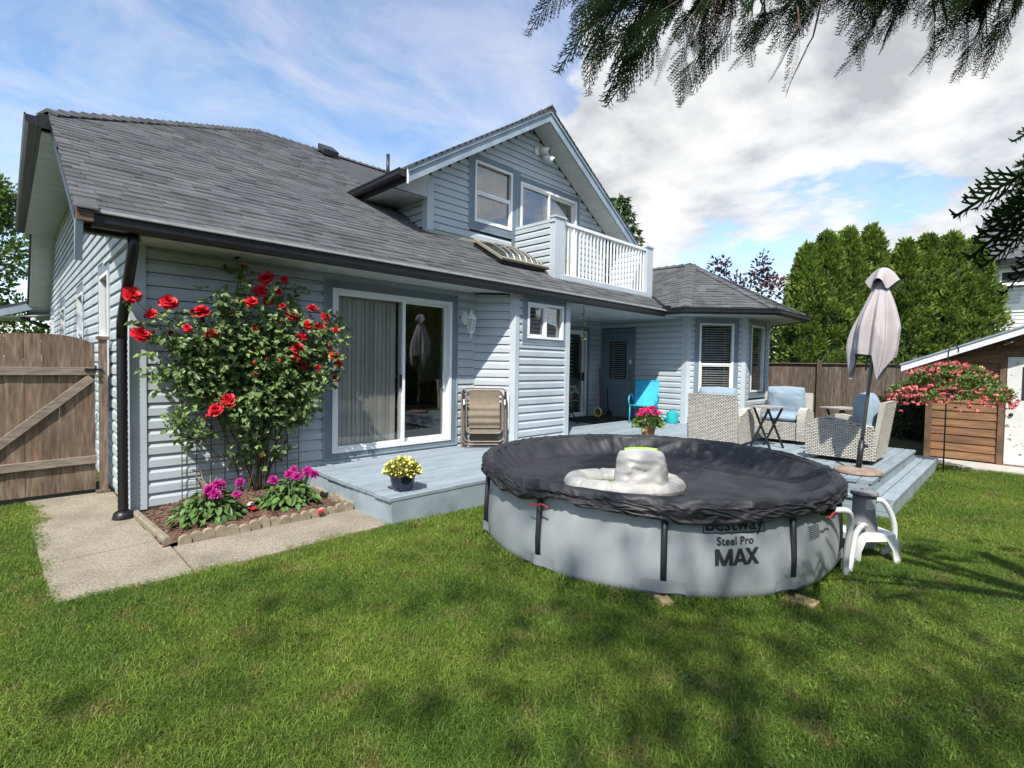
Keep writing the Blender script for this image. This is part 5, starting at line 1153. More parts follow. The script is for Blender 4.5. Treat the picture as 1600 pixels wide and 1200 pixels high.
# ------------------------------------------------------------------ foliage tools
nr = np.random.default_rng(5)
def unit(a): return a/np.maximum(np.linalg.norm(a, axis=-1, keepdims=True), 1e-9)
def leaf_geo(P, D, Nn, Ln, Wd, fold=.25):
    """folded lozenge leaves: base P, axis D, face normal Nn"""
    D = unit(D); S = unit(np.cross(D, Nn)); U = np.cross(S, D); Ln = np.broadcast_to(Ln, len(P))[:, None]; Wd = np.broadcast_to(Wd, len(P))[:, None]
    mid = P+D*Ln*.45
    vs = np.stack([P, mid+S*Wd/2+U*Wd*fold, P+D*Ln-U*Ln*.08, mid-S*Wd/2+U*Wd*fold, mid], 1).reshape(-1, 3)
    b = np.arange(len(P))[:, None]*5; f = np.concatenate([b+np.array([[0, 1, 4]]), b+np.array([[1, 2, 4]]), b+np.array([[2, 3, 4]]), b+np.array([[3, 0, 4]])], 1).reshape(-1, 3)
    return vs, f
def rnd_dir(n): return unit(nr.normal(size=(n, 3)))
def join(parts):
    vs, fs, o = [], [], 0
    for v, f in parts: vs.append(v); fs.append(f+o); o += len(v)
    return np.concatenate(vs), np.concatenate(fs)
def px(x, y, axis, val):
    d = rgt*((x-800)/FPX)-upv*((y-594.84)/FPX)+fwd; return CAM+d*((val-CAM[axis])/d[axis])
def pxd(x, y, dep):
    d = rgt*((x-800)/FPX)-upv*((y-594.84)/FPX)+fwd; return CAM+d*dep
def toimg(P):
    q = P-np.array(CAM); z = q@np.array(fwd); return 800+FPX*(q@np.array(rgt))/np.where(abs(z) < .01, .01, z), 594.84-FPX*(q@np.array(upv))/np.where(abs(z) < .01, .01, z), z
def petal_mesh(name, rings, m_):
    """rings: (count, length, width, elevation deg, height)"""
    mm = MB()
    for cnt, ln, wd, el, h in rings:
        for k in range(cnt):
            a = 2*math.pi*(k+rng.random()*.5)/cnt; e = R(el+rng.uniform(-8, 8)); d = V((math.cos(a)*math.cos(e), math.sin(a)*math.cos(e), math.sin(e))); s = V((-math.sin(a), math.cos(a), 0)); u = s.cross(d)*-1
            u = d.cross(s); b = V((0, 0, h)); g = rng.uniform(.85, 1.15)
            pts = [b, b+d*ln*.5*g+s*wd*.42+u*ln*.10, b+d*ln*.55*g-u*ln*.06, b+d*ln*.5*g-s*wd*.42+u*ln*.10, b+d*ln*.92*g+s*wd*.45-u*ln*.10, b+d*ln*1.02*g-u*ln*.12, b+d*ln*.92*g-s*wd*.45-u*ln*.10]
            mm.add(pts, [(0, 1, 2), (0, 2, 3), (1, 4, 5, 2), (2, 5, 6, 3)])
    me = bpy.data.meshes.new(name); me.from_pydata(mm.v, [], mm.f); me.materials.append(m_); me.polygons.foreach_set('use_smooth', [True]*len(me.polygons)); return me
rose_m = [petal_mesh('rose_bloom', [(7, .062, .05, 5, 0), (7, .055, .045, 25, .008), (6, .045, .04, 48, .012), (5, .036, .03, 68, .014), (4, .028, .02, 82, .016)], M_RED) for _ in range(3)]
rose_d = petal_mesh('rose_bloom', [(6, .05, .04, 30, 0), (6, .045, .04, 60, .01), (4, .035, .03, 80, .01)], M_DRED)
dah_m = [petal_mesh('dahlia_bloom', [(13, .060, .022, -5, 0), (13, .056, .022, 15, .006), (11, .048, .02, 36, .010), (9, .038, .018, 58, .012), (6, .026, .014, 78, .014)], M_MAG) for _ in range(2)]
# ------------------------------------------------------------------ climbing rose
rosez = V((1.04, -.12, .08)); rose = thing('climbing_rose', 'climbing rose with scarlet blooms spread over the wall trellis', 'rose bush', rosez)
zz = [(48, 235, 0), (235, 270, 0), (402, 323, 0), (240, 430, 1), (92, 432, 0), (448, 430, 0), (655, 270, 0), (730, 150, 0), (820, 155, 2), (738, 265, 2), (790, 215, 2), (857, 342, 0), (938, 385, 0), (913, 445, 0), (1027, 345, 0), (1080, 410, 2), (1025, 440, 1), (1025, 538, 0), (993, 513, 2), (875, 552, 0), (918, 578, 0), (1072, 535, 2), (1090, 585, 0), (1082, 650, 2), (673, 640, 1), (535, 763, 0), (475, 812, 0), (585, 50, 1), (960, 300, 2), (1000, 400, 0), (700, 210, 0), (560, 330, 2), (330, 400, 2), (890, 500, 0), (990, 600, 2), (150, 330, 2), (810, 290, 2), (352, 322, 1), (668, 405, 2), (610, 100, 1)]
tips = []
for (a, b, k) in zz:
    dy_ = -.30-.16*rng.random() if b > 60 else -.10
    p = px(190+a*.308, 390+b*.308, 1, dy_); tips.append((p, k))
extra = [(160, 590), (330, 560), (420, 480), (520, 560), (620, 480), (740, 430), (830, 500), (960, 620), (1000, 690), (560, 640), (700, 560), (800, 640), (880, 700), (650, 760), (760, 760), (850, 830), (960, 770), (650, 960), (820, 1010), (230, 870), (260, 850), (300, 480), (1110, 370), (880, 190), (500, 720), (420, 400), (560, 400), (700, 350), (950, 480), (260, 590), (470, 640), (610, 700), (780, 560), (700, 900), (600, 800), (500, 500), (560, 540), (650, 600), (690, 480), (760, 500), (380, 520), (340, 610), (440, 570), (840, 430), (900, 640), (860, 760), (590, 1040), (680, 1060), (760, 1010), (540, 220), (470, 210)]
canes = MB(); LP, LD = [], []
def cane(tip, r0=.009, leafy=.35, dens=70, t0=0):
    base = V((rosez.x+rng.uniform(-.12, .12), -.10+rng.uniform(-.06, .03), .06)); tip = V(tip); mid = base.lerp(tip, .45)+V((-(tip.x-base.x)*.18, -.06*rng.random(), .22*rng.random()+.05))
    pts = []
    for i in range(15):
        t = i/14; p = base*(1-t)**2+mid*2*t*(1-t)+tip*t*t; pts.append(p+V((nz(t*5, tip.x*9, 1), nz(t*5, tip.x*9, 4), nz(t*5, tip.x*9, 7)))*.02*math.sin(math.pi*t)-rosez)
    canes.tube(pts[t0:], [r0*(1-.72*i/14) for i in range(t0, 15)], 5)
    L_ = sum((pts[i+1]-pts[i]).length for i in range(14)); k = int(L_*dens)
    for _ in range(k):
        t = leafy+(1-leafy)*rng.random()**.75; f = t*14; i = min(13, int(f)); p = pts[i].lerp(pts[i+1], f-i); d = V((rng.gauss(0, 1), rng.gauss(-.3, .8), rng.gauss(.15, .8))).normalized(); st = p+d*rng.uniform(.01, .10)
        ax = (d+V((rng.gauss(0, .5), -.2, rng.gauss(-.15, .4)))).normalized()
        for q in range(rng.choice((1, 3, 3, 5))):
            LP.append(st+ax*.022*q); LD.append((ax+V((rng.gauss(0, .6), rng.gauss(0, .4), rng.gauss(0, .4)))).normalized())
for i, (p, k) in enumerate(tips): cane(p, .009, .45, 13 if p.x < .45 or p.z > 2.1 else 20, 0 if i % 3 == 0 else 6)
for a, b in extra: cane(px(190+a*.308, 390+b*.308, 1, -.10-.26*rng.random()), .0075, .70, 29, 7)
canes.build('cane', M_STEM, rose, True)
LP, LD = np.array([tuple(p) for p in LP]), np.array([tuple(p) for p in LD]); ok = (LP[:, 1]+rosez.y) < -.02; LP, LD = LP[ok], LD[ok]; LP[:, 2] = np.maximum(LP[:, 2], .05)
NN = unit(nr.normal(size=LP.shape)*.5+np.array([-.3, -.75, .8])); s_ = nr.uniform(.046, .088, len(LP))
np_mesh('foliage', *leaf_geo(LP, LD, NN, s_, s_*.62), M_LEAF, rose, kind='stuff')
for p, k in tips:
    o = link('rose_bloom', rose_d if k == 1 else rose_m[rng.randrange(3)], None, rose); o.location = p-rosez+V((0, -.03, 0)); o.rotation_euler = (R(rng.uniform(25, 70)), R(rng.uniform(-25, 25)), R(rng.uniform(-40, 25))); sc_ = (1.18 if k == 0 else .72 if k == 1 else .80)*rng.uniform(.75, 1.2); o.scale = (sc_,)*3
for i in range(26):
    p, k = tips[rng.randrange(len(tips))]; q_ = V(p)-rosez+V((rng.gauss(0, .10), rng.uniform(-.05, .03), rng.gauss(.03, .09)))
    MB().lathe([(0, 0), (.011, .004), (.015, .016), (.009, .032), (0, .038)], 7).build('rose_bud', M_RED if i % 3 else M_DRED, rose, True, loc=q_)
ye = MB(); np_mesh('yellowed_leaf', *leaf_geo(np.array([px(190+705*.308, 390+1055*.308, 1, -.35)-rosez]), np.array([[.3, -.2, .9]]), np.array([[0, -1, .2]]), .08, .07), mat('yellowed_leaf', (.55, .33, .05), .6), rose)
# ------------------------------------------------------------------ dahlias
def leafobj(name, Ln, Wd, m_):
    v = [(0, 0, 0), (Wd*.35, Ln*.25, .012), (Wd*.5, Ln*.5, .008), (Wd*.3, Ln*.8, -.012), (0, Ln, -.03), (-Wd*.3, Ln*.8, -.012), (-Wd*.5, Ln*.5, .008), (-Wd*.35, Ln*.25, .012), (0, Ln*.35, -.004), (0, Ln*.65, -.012)]
    me = bpy.data.meshes.new(name); me.from_pydata(v, [], [(0, 1, 8), (1, 2, 9, 8), (2, 3, 9), (3, 4, 9), (4, 5, 9), (5, 6, 9), (6, 7, 8, 9), (7, 0, 8)]); me.materials.append(m_); me.polygons.foreach_set('use_smooth', [True]*8); return me
dl = [leafobj('leaf', .085, .05, M_LEAF2), leafobj('leaf', .07, .045, M_LEAF2), leafobj('leaf', .105, .06, M_LEAF2)]
def dahlia(label, loc, rx, hgt, blooms, n_):
    t = thing('dahlia', label, 'flower plant', loc, 0, 'dahlias in the rose bed'); sm = MB()
    for i in range(n_):
        a = rng.uniform(0, 6.28); q = rng.random()**.6; h = hgt*(1-q*q*.75)*rng.uniform(.55, 1); p = V((rx*q*math.cos(a), rx*q*math.sin(a)*.8, h*.92))
        o = link('leaf', dl[rng.randrange(3)], None, t); o.location = p; o.rotation_euler = (R(rng.uniform(-25, 45)-q*25), R(rng.uniform(-25, 25)), a-math.pi/2+rng.uniform(-.6, .6)); s = rng.uniform(.75, 1.1); o.scale = (s, s, s)
        if i % 5 == 0: sm.tube([(p.x*.1, p.y*.1, 0), (p.x*.5, p.y*.5, h*.5), tuple(p)], .006, 5)
    for x, y, z, s in blooms:
        o = link('dahlia_bloom', dah_m[rng.randrange(2)], None, t); o.location = (x, y, z); o.rotation_euler = (R(rng.uniform(20, 55)), R(rng.uniform(-20, 20)), R(rng.uniform(-60, 0))); o.scale = (s,)*3; sm.tube([(x*.3, y*.3, 0), (x, y, z)], .006, 5)
    sm.build('stem', mat('green_stem', (.10, .16, .05), .6), t)
dahlia('magenta dahlia nearest the house corner in the flower bed', (.42, -.86, .07), .27, .30, [(-.03, -.13, .30, 1.0), (.05, -.09, .33, 1.0), (.0, -.17, .27, .9), (.25, -.02, .31, .8), (.20, -.10, .22, .7)], 240)
dahlia('magenta dahlia beside the deck end of the flower bed', (1.13, -.84, .07), .27, .27, [(-.14, .02, .27, .85), (.03, .06, .30, .85), (.08, -.02, .28, .85), (.25, .14, .29, 1.0), (.29, .08, .26, .95), (.10, .12, .33, .7)], 240)
dy_ = thing('dry_stalk', 'dry tan stalk standing up behind the first dahlia', 'stalk', (.50, -.50, .08)); 
for a, b in (((0, 0, 0), (-.06, 0, .38)), ((-.02, 0, .15), (.08, 0, .30)), ((-.03, 0, .2), (-.10, .0, .34)), ((.0, 0, .1), (.02, -.02, .33))): MB().tube([a, ((V(a)+V(b))/2+V((.01, 0, 0))), b], [.008, .007, .003], 5).build('stem', M_DRY, dy_)
sh_ = MB().lathe([(.045, 0), (.04, .012), (.022, .028), (0, .034)], 12).build('shell', mat('shell', (.55, .45, .36), .5), None, True, label='small pale shell lying on the mulch', cat='shell', loc=(.83, -.70, .10))
for k, (x, y, lb) in enumerate(((1.27, -1.27, 'fallen red rose petal on the edging beside the path'), (.78, -.92, 'fallen red rose petal on the mulch between the dahlias'))):
    MB().grid(lambda s, t: V((-.03+.06*s, -.025+.05*t, .012*math.sin(s*3)+.008*t)), 4, 4).build('rose_petal', M_RED, None, True, label=lb, cat='petal', loc=(x, y, .065 if k == 0 else .115))
# ------------------------------------------------------------------ potted plants
def scatter_ball(n, c, r, flat=.8, up=.4, Ln=.04, wd=.5, shell=.55):
    d = rnd_dir(n); d[:, 2] = abs(d[:, 2])*1.0-.25*nr.random(n); rad = (shell+(1-shell)*nr.random(n)**.5)[:, None]; P = np.array(c)+d*rad*np.array(r)
    D = unit(d+nr.normal(size=(n, 3))*.5+np.array([0, 0, up])); Nn = unit(d*.6+nr.normal(size=(n, 3))*.4+np.array([-.2, -.2, .7])); L_ = Ln*nr.uniform(.7, 1.3, n)
    return leaf_geo(P, D, Nn, L_, L_*wd)
pp = thing('flower_pot', 'navy glazed pot of small yellow flowers on the deck', 'potted plant', (1.88, -1.74, DZ))
autosmooth(MB().lathe([(0, 0), (.075, 0), (.095, .03), (.118, .10), (.122, .15), (.130, .165), (.130, .18), (.118, .18), (.112, .15), (0, .145)], 32).build('pot', M_NAVY, pp))
np_mesh('foliage', *scatter_ball(1500, (0, 0, .18), (.17, .17, .13), up=.5, Ln=.03), M_YLEAF, pp, kind='stuff'); v, f = scatter_ball(230, (0, 0, .19), (.18, .18, .135), up=.2, Ln=.028, wd=.9, shell=.85); np_mesh('flowers', v, f, M_YEL, pp, kind='stuff')
ge = thing('geranium', 'pot of hot pink geraniums on the deck behind the pool', 'potted plant', (7.05, -1.42, DZ))
MB().lathe([(0, 0), (.09, 0), (.13, .2), (.14, .2), (.14, .23), (0, .22)], 20).build('pot', M_TERRA, ge); np_mesh('foliage', *scatter_ball(380, (0, 0, .24), (.24, .24, .14), Ln=.08, wd=.9), M_FLEAF, ge, kind='stuff')
for x, y, z in ((-.12, -.06, .45), (.02, -.05, .50), (.12, .02, .48), (-.05, .08, .46), (.06, -.12, .42), (-.16, .06, .40), (.17, -.06, .42)): np_mesh('bloom_head', *scatter_ball(70, (x, y, z), (.07, .07, .06), Ln=.035, wd=.9), M_PINK, ge)
vf = thing('vase_of_flowers', 'small arrangement of white flowers on the porch table', 'flowers', (7.66, .82, DZ+.52)); MB().lathe([(0, 0), (.05, 0), (.06, .08), (.05, .1), (0, .1)], 14).build('vase', M_TERRA, vf); np_mesh('foliage', *scatter_ball(50, (0, 0, .12), (.12, .12, .14), Ln=.06), M_FLEAF, vf, kind='stuff'); np_mesh('flowers', *scatter_ball(40, (0.05, -.05, .16), (.12, .1, .12), Ln=.05, wd=.9), M_FLOAT, vf, kind='stuff')
hv = thing('hanging_vine', 'pale green leafy vine hanging from the porch ceiling', 'vine', (6.55, -.35, 2.6))
MB().tube([(0, 0, 0), (.02, 0, -.12), (-.04, 0, -.3), (.02, .0, -.48), (.0, 0, -.62)], .006, 5).build('stem', M_STEM, hv); Pv = np.array([(.02-.05*math.sin(i*.6), .0, -.14-.028*i) for i in range(18)]); np_mesh('leaves', *leaf_geo(Pv, unit(nr.normal(size=(18, 3))), unit(nr.normal(size=(18, 3))+np.array([0, -1.5, 0])), .075, .04), mat('pale_vine_leaf', (.36, .42, .20), .6), hv, kind='stuff')
# fuchsia basket on a shepherd's hook
fu = thing('fuchsia_basket', 'big coral flowered fuchsia basket on a black crook beside the shed', 'hanging plant', (9.67, -5.15, -.13))
MB().tube([(0, 0, 0), (.0, 0, 1.95), (.02, -.02, 2.05), (.07, -.07, 2.08), (.11, -.11, 2.02), (.11, -.11, 1.95)], .010, 8).build('hook_pole', M_STEEL, fu, True)
FB = np.array([.02, -.02, 1.42])
MB().lathe([(0, -.14), (.12, -.12), (.2, .0), (.2, .03), (0, .02)], 16, tuple(FB+np.array([0, 0, -.05]))).build('basket', M_STEM, fu)
pa = []
for k in range(90):
    a = rng.uniform(0, 6.28); q = rng.random()**.5; c_ = FB+np.array([math.cos(a)*.70*q, math.sin(a)*.70*q, .30*(1-q*q)*rng.uniform(.3, 1)-.25*q*q+.05*rng.random()]); pa.append(scatter_ball(46, c_, (.13, .13, .10), Ln=.055, wd=.6, shell=.2))
np_mesh('foliage', *join(pa), M_FLEAF, fu, kind='stuff'); pa = []
for k in range(430):
    a = rng.uniform(0, 6.28); q = .25+.75*rng.random()**.7; c_ = FB+np.array([math.cos(a)*.80*q, math.sin(a)*.80*q, -.14*rng.random()-.27*q*q*rng.uniform(.3, 1.2)+.14*(1-q)+.05]); d = rnd_dir(7); d[:, 2] = -abs(d[:, 2])-.3
    pa.append(leaf_geo(np.repeat(c_[None], 7, 0), d, rnd_dir(7), .052, .030))
for k in range(110):
    a = rng.uniform(0, 6.28); q = rng.random()**.6*.75; c_ = FB+np.array([math.cos(a)*.75*q, math.sin(a)*.75*q, .36*(1-q*q)+.02]); d = rnd_dir(6); d[:, 2] -= .4; pa.append(leaf_geo(np.repeat(c_[None], 6, 0), d, rnd_dir(6), .046, .028))
np_mesh('blossoms', *join(pa), M_CORAL, fu, kind='stuff')
# ------------------------------------------------------------------ trees
def clumped(cs, nrm, n_per, rad, Ln, wd, up=.3, out=.7):
    n = len(cs)*n_per; C_ = np.repeat(cs, n_per, 0); Nn = np.repeat(nrm, n_per, 0); d = rnd_dir(n); P = C_+d*(rad*nr.random(n)**.4)[:, None]
    D = unit(Nn*out+d*.7+np.array([0, 0, up])); L_ = Ln*nr.uniform(.6, 1.4, n); return leaf_geo(P, D, unit(Nn+rnd_dir(n)*.9), L_, L_*wd, .1)
def thuja(label, base, H_, Rr, seed):
    t = thing('arborvitae', label, 'tree', base, seed, 'arborvitae hedge beyond the fence'); rs = np.random.default_rng(seed); n = 620
    h = rs.random(n)**.85; prof = lambda h: np.where(h < .12, .8+h*1.6, np.where(h < .5, 1, (1-((h-.5)/.5)**1.9)*.95+.03))
    a = rs.random(n)*6.28; bump = 1+.12*np.sin(a*4+h*23+seed)*np.sin(h*31+seed*2)+.10*np.sin(a*9-h*40); r_ = Rr*prof(h)*bump*rs.uniform(.86, 1.04, n); cs = np.stack([r_*np.cos(a), r_*np.sin(a), .1+h*H_], 1); nn = unit(np.stack([np.cos(a), np.sin(a), .35+h*0], 1))
    np_mesh('crown', *clumped(cs, nn, 24, .15, .15, .42, .55), M_THUJA, t)
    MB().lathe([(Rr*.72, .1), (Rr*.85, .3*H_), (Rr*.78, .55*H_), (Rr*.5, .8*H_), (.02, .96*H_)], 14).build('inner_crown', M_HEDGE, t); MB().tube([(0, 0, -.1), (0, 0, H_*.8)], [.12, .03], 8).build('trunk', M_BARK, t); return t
words = ['first', 'second', 'third', 'fourth', 'fifth', 'sixth', 'seventh', 'eighth']
for k, (X, top, dep, Rr) in enumerate(((1262, 392, 16.5, .62), (1292, 374, 16.5, .78), (1325, 368, 16.6, .78), (1362, 364, 16.6, .80), (1415, 388, 16.0, .72), (1450, 378, 16.0, .82), (1488, 376, 15.8, .82), (1520, 388, 15.6, .72))):
    p = pxd(X, top, dep); thuja('%s arborvitae from the house in the tall green hedge' % words[k], (p.x, p.y, -.1), p.z+.1, Rr, 11+k)
def blobtree(name, label, base, blobs, m_, Ln, npc, n_c, trunk=.12, wd=.6, rad=.3, cat='tree', group=None):
    t = thing(name, label, cat, base, 0, group); cs, nn = [], []
    for c, r_ in blobs:
        d = rnd_dir(n_c); q = nr.uniform(.45, 1.0, n_c)[:, None]; cs.append(np.array(c)+d*q*np.array(r_)); nn.append(d)
    np_mesh('crown', *clumped(np.concatenate(cs), np.concatenate(nn), npc, rad, Ln, wd, .1, .5), m_, t)
    mm = MB()
    if trunk:
        zt = min(c[2] for c, _ in blobs); mm.tube([(0, 0, -.1), (0, 0, zt)], [trunk, trunk*.7], 8)
        for c, _ in blobs: mm.tube([(0, 0, zt*.8), tuple((V((0, 0, zt))+V(c))/2), tuple(c)], [trunk*.5, trunk*.3, .01], 6)
        mm.build('trunk', M_BARK, t)
    return t
p = pxd(18, 520, 19); blobtree('maple_tree', 'tall light green leafy tree beyond the gate and roof edge', (p.x-.6, p.y, -.1), [((0, 0, 5.6), (1.6, 1.6, 1.4)), ((-.9, 0, 3.8), (1.9, 1.9, 1.5)), ((.5, .6, 2.6), (1.5, 1.5, 1.4)), ((.1, .2, 7.4), (.7, .7, 1.0)), ((-2.4, 0, 5.4), (1.6, 1.6, 1.8))], M_MAPLE, .16, 30, 90, .2)
blobtree('added_side_tree', 'unseen leafy tree added to shade the side wall past the gate', (-4.3, 1.6, 0), [((0, 0, 4.6), (1.3, 1.3, 1.3)), ((.3, .9, 6.2), (1.3, 1.5, 1.3)), ((-.2, -.6, 6.6), (1.2, 1.2, 1.0))], M_MAPLE, .16, 22, 70, .14, rad=.35)  # out of view; added to throw shade on the side wall
blobtree('added_side_tree', 'second unseen leafy tree added to shade the side wall', (-4.3, 5.6, 0), [((0, 0, 4.4), (1.4, 1.7, 1.4)), ((.2, .9, 6.4), (1.4, 1.7, 1.5)), ((-.2, -1.0, 6.4), (1.4, 1.5, 1.3))], M_MAPLE, .16, 22, 75, .14, rad=.35)  # also unseen, added to carry that shade further along the wall
p = pxd(1218, 545, 18); blobtree('leafy_shrub', 'bright green leafy shrub between the bay window and the hedge', (p.x, p.y, -.1), [((0, 0, 1.9), (.9, .9, .9)), ((-.3, .3, 2.7), (.7, .7, .7)), ((.3, -.3, 1.2), (.9, .9, .8))], M_MAPLE, .13, 24, 60, .08)
p = pxd(1162, 440, 22); blobtree('purple_tree', 'purple leaved tree with sparse top behind the bay roof', (p.x, p.y, -.1), [((0, 0, p.z-.3), (1.3, 1.3, .8)), ((-.7, .7, p.z+.5), (.4, .4, .7)), ((.5, -.5, p.z+.55), (.35, .35, .7)), ((.9, -.9, p.z-.3), (.7, .7, .5))], M_PURP, .17, 7, 34, .1, rad=.26)
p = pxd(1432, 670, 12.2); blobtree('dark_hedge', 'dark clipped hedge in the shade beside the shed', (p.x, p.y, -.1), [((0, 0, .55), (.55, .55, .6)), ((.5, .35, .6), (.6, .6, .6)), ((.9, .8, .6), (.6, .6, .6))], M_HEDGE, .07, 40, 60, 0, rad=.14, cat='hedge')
def conifer(label, base, H_, Rr, m_=M_SPRUCE, seed=1, tiers=20, z0=.25, name='spruce_tree'):
    t = thing(name, label, 'tree', base, seed); rs = random.Random(seed); parts = []; mm = MB().tube([(0, 0, -.1), (0, 0, H_)], [.2, .02], 8)
    for i in range(tiers):
        f = z0+(1-z0)*i/tiers; L_ = Rr*(1-(f-z0)/(1-z0))**.85+.12; nb_ = 9
        for k in range(nb_):
            a = 6.28*(k+rs.random())/nb_; tip = np.array([math.cos(a)*L_, math.sin(a)*L_, f*H_-.18*L_+rs.uniform(-.1, .1)]); b0 = np.array([0, 0, f*H_]); m_n = int(26*L_+8); q = nr.random(m_n)**.7
            P = b0+(tip-b0)*q[:, None]+np.array([0, 0, .16])*np.sin(q*3.0)[:, None]*L_; d = unit(np.array([math.cos(a), math.sin(a), -.25])+nr.normal(size=(m_n, 3))*.55); parts.append(leaf_geo(P, d, unit(nr.normal(size=(m_n, 3))*.4+np.array([0, 0, 1])), nr.uniform(.22, .42, m_n), .13))
            mm.tube([tuple(b0), tuple((b0+tip)/2+np.array([0, 0, .15*L_])), tuple(tip)], [.03, .02, .005], 4)
    np_mesh('crown', *join(parts), m_, t); mm.build('trunk', M_BARK, t); return t
p = pxd(968, 308, 25); conifer('dark green spruce rising behind the dormer roof', (p.x, p.y, -.1), p.z+.3, 2.6, seed=3)
p = pxd(1600, 240, 40); conifer('tall conifer behind the neighbouring white house', (p.x, p.y, -.1), p.z+.1, 3.4, seed=6)
rh = thing('added_rear_hedge', 'unseen evergreen hedge added behind the viewpoint to cut sky fill and reflections', 'hedge', (4, -11.6, 0))  # unseen; added to block low sky light and darken the door reflections
nh = 1500; hx, hz, hs_ = nr.uniform(-12, 13, nh), nr.uniform(.1, 4.9, nh), nr.random(nh); cs_ = np.stack([hx, .75-.9*(hz/5)**3+.12*np.sin(hx*5)+.1*nr.normal(size=nh), hz*(1+.07*np.sin(hx*3.1))], 1)
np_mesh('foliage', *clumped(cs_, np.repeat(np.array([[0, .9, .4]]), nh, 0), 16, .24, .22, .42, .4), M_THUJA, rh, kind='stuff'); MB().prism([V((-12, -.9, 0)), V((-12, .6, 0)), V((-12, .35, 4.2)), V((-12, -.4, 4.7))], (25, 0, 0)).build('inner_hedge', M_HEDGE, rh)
# ------------------------------------------------------------------ cedar over the lawn
def frond(L_, seed, w1=.0030, step=.019, ang=36, sub_=.024):
    rs = random.Random(seed); quads = []
    def seg(a, b, w_, tip=.45):
        d = b-a; n_ = V((-d.y, d.x, 0)).normalized()*w_; u_ = V((0, 0, w_*.6)); quads.append((a-n_, a+n_+u_, b+n_*tip+u_, b-n_*tip))
    def curve(s): return V((s*L_, .06*L_*math.sin(s*2.6+seed), -.14*L_*s*s))
    n_ = int(L_/step)
    for i in range(n_): seg(curve(i/n_), curve((i+1.1)/n_), w1*1.15, .95)
    for i in range(1, n_):
        for side in (1, -1):
            s = (i+(.5 if side > 0 else 0))/n_
            if s >= 1 or rs.random() < .06: continue
            l1 = L_*.40*(1-s)**.8*min(1, s*5+.35)*rs.uniform(.7, 1.1)+.014; a0 = R(ang+rs.uniform(-6, 6))*side; b = curve(s); k = max(1, int(l1/sub_)); p = b.copy()
            for j in range(k):
                a1 = a0*(1-.25*j/k); d = V((math.cos(a1), math.sin(a1), -.12-.1*j/k)); q_ = p+d*l1/k; seg(p, q_+d*.004, w1*(1-.25*j/k), .9 if j < k-1 else .35)
                for sd in ((1, -1) if j else (side,)):
                    l2 = rs.uniform(.55, 1.05)*sub_*(1.35-.6*j/k); a2 = a1+R(40)*sd; m_ = p.lerp(q_, .5); seg(m_, m_+V((math.cos(a2), math.sin(a2), -.1))*l2, w1*.9, .4)
                p = q_
    return np.array([[tuple(p) for p in x] for x in quads])
FR = [frond(.56, s, .0030, .024, 33, .028) for s in range(6)]; FR2 = [frond(.36, s+20, .0062, .034, 34, .036) for s in range(4)]; FRL = [frond(.44, s+40, .007, .04, 38, .05) for s in range(3)]
def place(fr_, P, D, Nn, sc_):
    D = V(D).normalized(); S = D.cross(V(Nn)).normalized(); U = S.cross(D); Mx = np.array([tuple(D), tuple(S), tuple(U)])*sc_
    v = fr_.reshape(-1, 3)@Mx+np.array(tuple(P)); return v, np.arange(len(v)).reshape(-1, 4)
cb = V((1.9, -8.3, -.1)); ced = thing('cedar_tree', 'dark cedar whose drooping sprays hang across the top of the view', 'tree', cb)
bx_ = [(895, 20), (930, 132), (985, 140), (1062, 172), (1110, 128), (1165, 112), (1240, 140), (1335, 118), (1400, 72), (1450, 118), (1500, 128), (1552, 108), (1640, 60)]
def bnd(x): return np.interp(x, [b[0] for b in bx_], [b[1] for b in bx_])
vis = []; limbs = MB()
limbs.tube([(0, 0, -.1), (.05, 0, 2.2), (0, .05, 5.4)], [.30, .24, .06], 12)
hub = V((.0, .1, 3.9))
LIMB = []
for x, y, dp in ((1000, -60, 3.2), (1150, -50, 3.0), (1300, -40, 3.1), (1450, -50, 2.8), (1560, -20, 2.6), (1640, 250, 1.9), (1655, 150, 1.9)):
    e = pxd(x, y, dp)-cb; mid = (hub+e)/2+V((.1, 0, .25)); LIMB += [hub*(1-t)**2+mid*2*t*(1-t)+e*t*t for t in [i/24 for i in range(8, 25)]]; limbs.tube([hub*(1-t)**2+mid*2*t*(1-t)+e*t*t for t in [i/10 for i in range(11)]], [.05*(1-.8*i/10) for i in range(11)], 6)
    
def add_vis(x, y, dp, ang, sc_, fr_=None, jit=.55):
    """a spray whose base is at image place (x,y) and distance dp; ang = hanging direction in degrees from straight down towards the left"""
    P = pxd(x, y, dp); a = R(ang); d = -upv*math.cos(a)-rgt*math.sin(a)+fwd*rng.uniform(-.35, .35); n_ = -fwd+V((rng.gauss(0, jit), rng.gauss(0, jit), rng.gauss(.2, jit)))
    vis.append(place(fr_ if fr_ is not None else FR[rng.randrange(6)], P-cb, d, n_, sc_))
    b0 = P-cb; k0 = min(LIMB, key=lambda q: (q-b0).length+(1 if q.z < b0.z-.1 else 0)); limbs.tube([k0, (k0+b0)/2+V((0, 0, .06)), b0, b0+V(d).normalized()*.10*sc_], [.010, .008, .005, .003], 5)
for i in range(105):     # the dense hanging skirt
    x = rng.uniform(945, 1640); b = bnd(x); u = rng.random()**1.2; ln = rng.uniform(70, 150); y = b-ln*1.12-u*(b+90-ln*.5)*.9
    add_vis(x+ln*.25, y, rng.uniform(2.6, 3.5), rng.gauss(26, 30), ln/160*1.0)
for i in range(105): add_vis(rng.uniform(985, 1660), rng.uniform(-150, -45), rng.uniform(2.7, 3.3), rng.gauss(24, 30), rng.uniform(.55, .85))
for (x, b) in bx_[1:-1]:
    add_vis(x+10, b-100, 2.9, 8, .70); add_vis(x+30, b-82, 3.0, 28, .58)
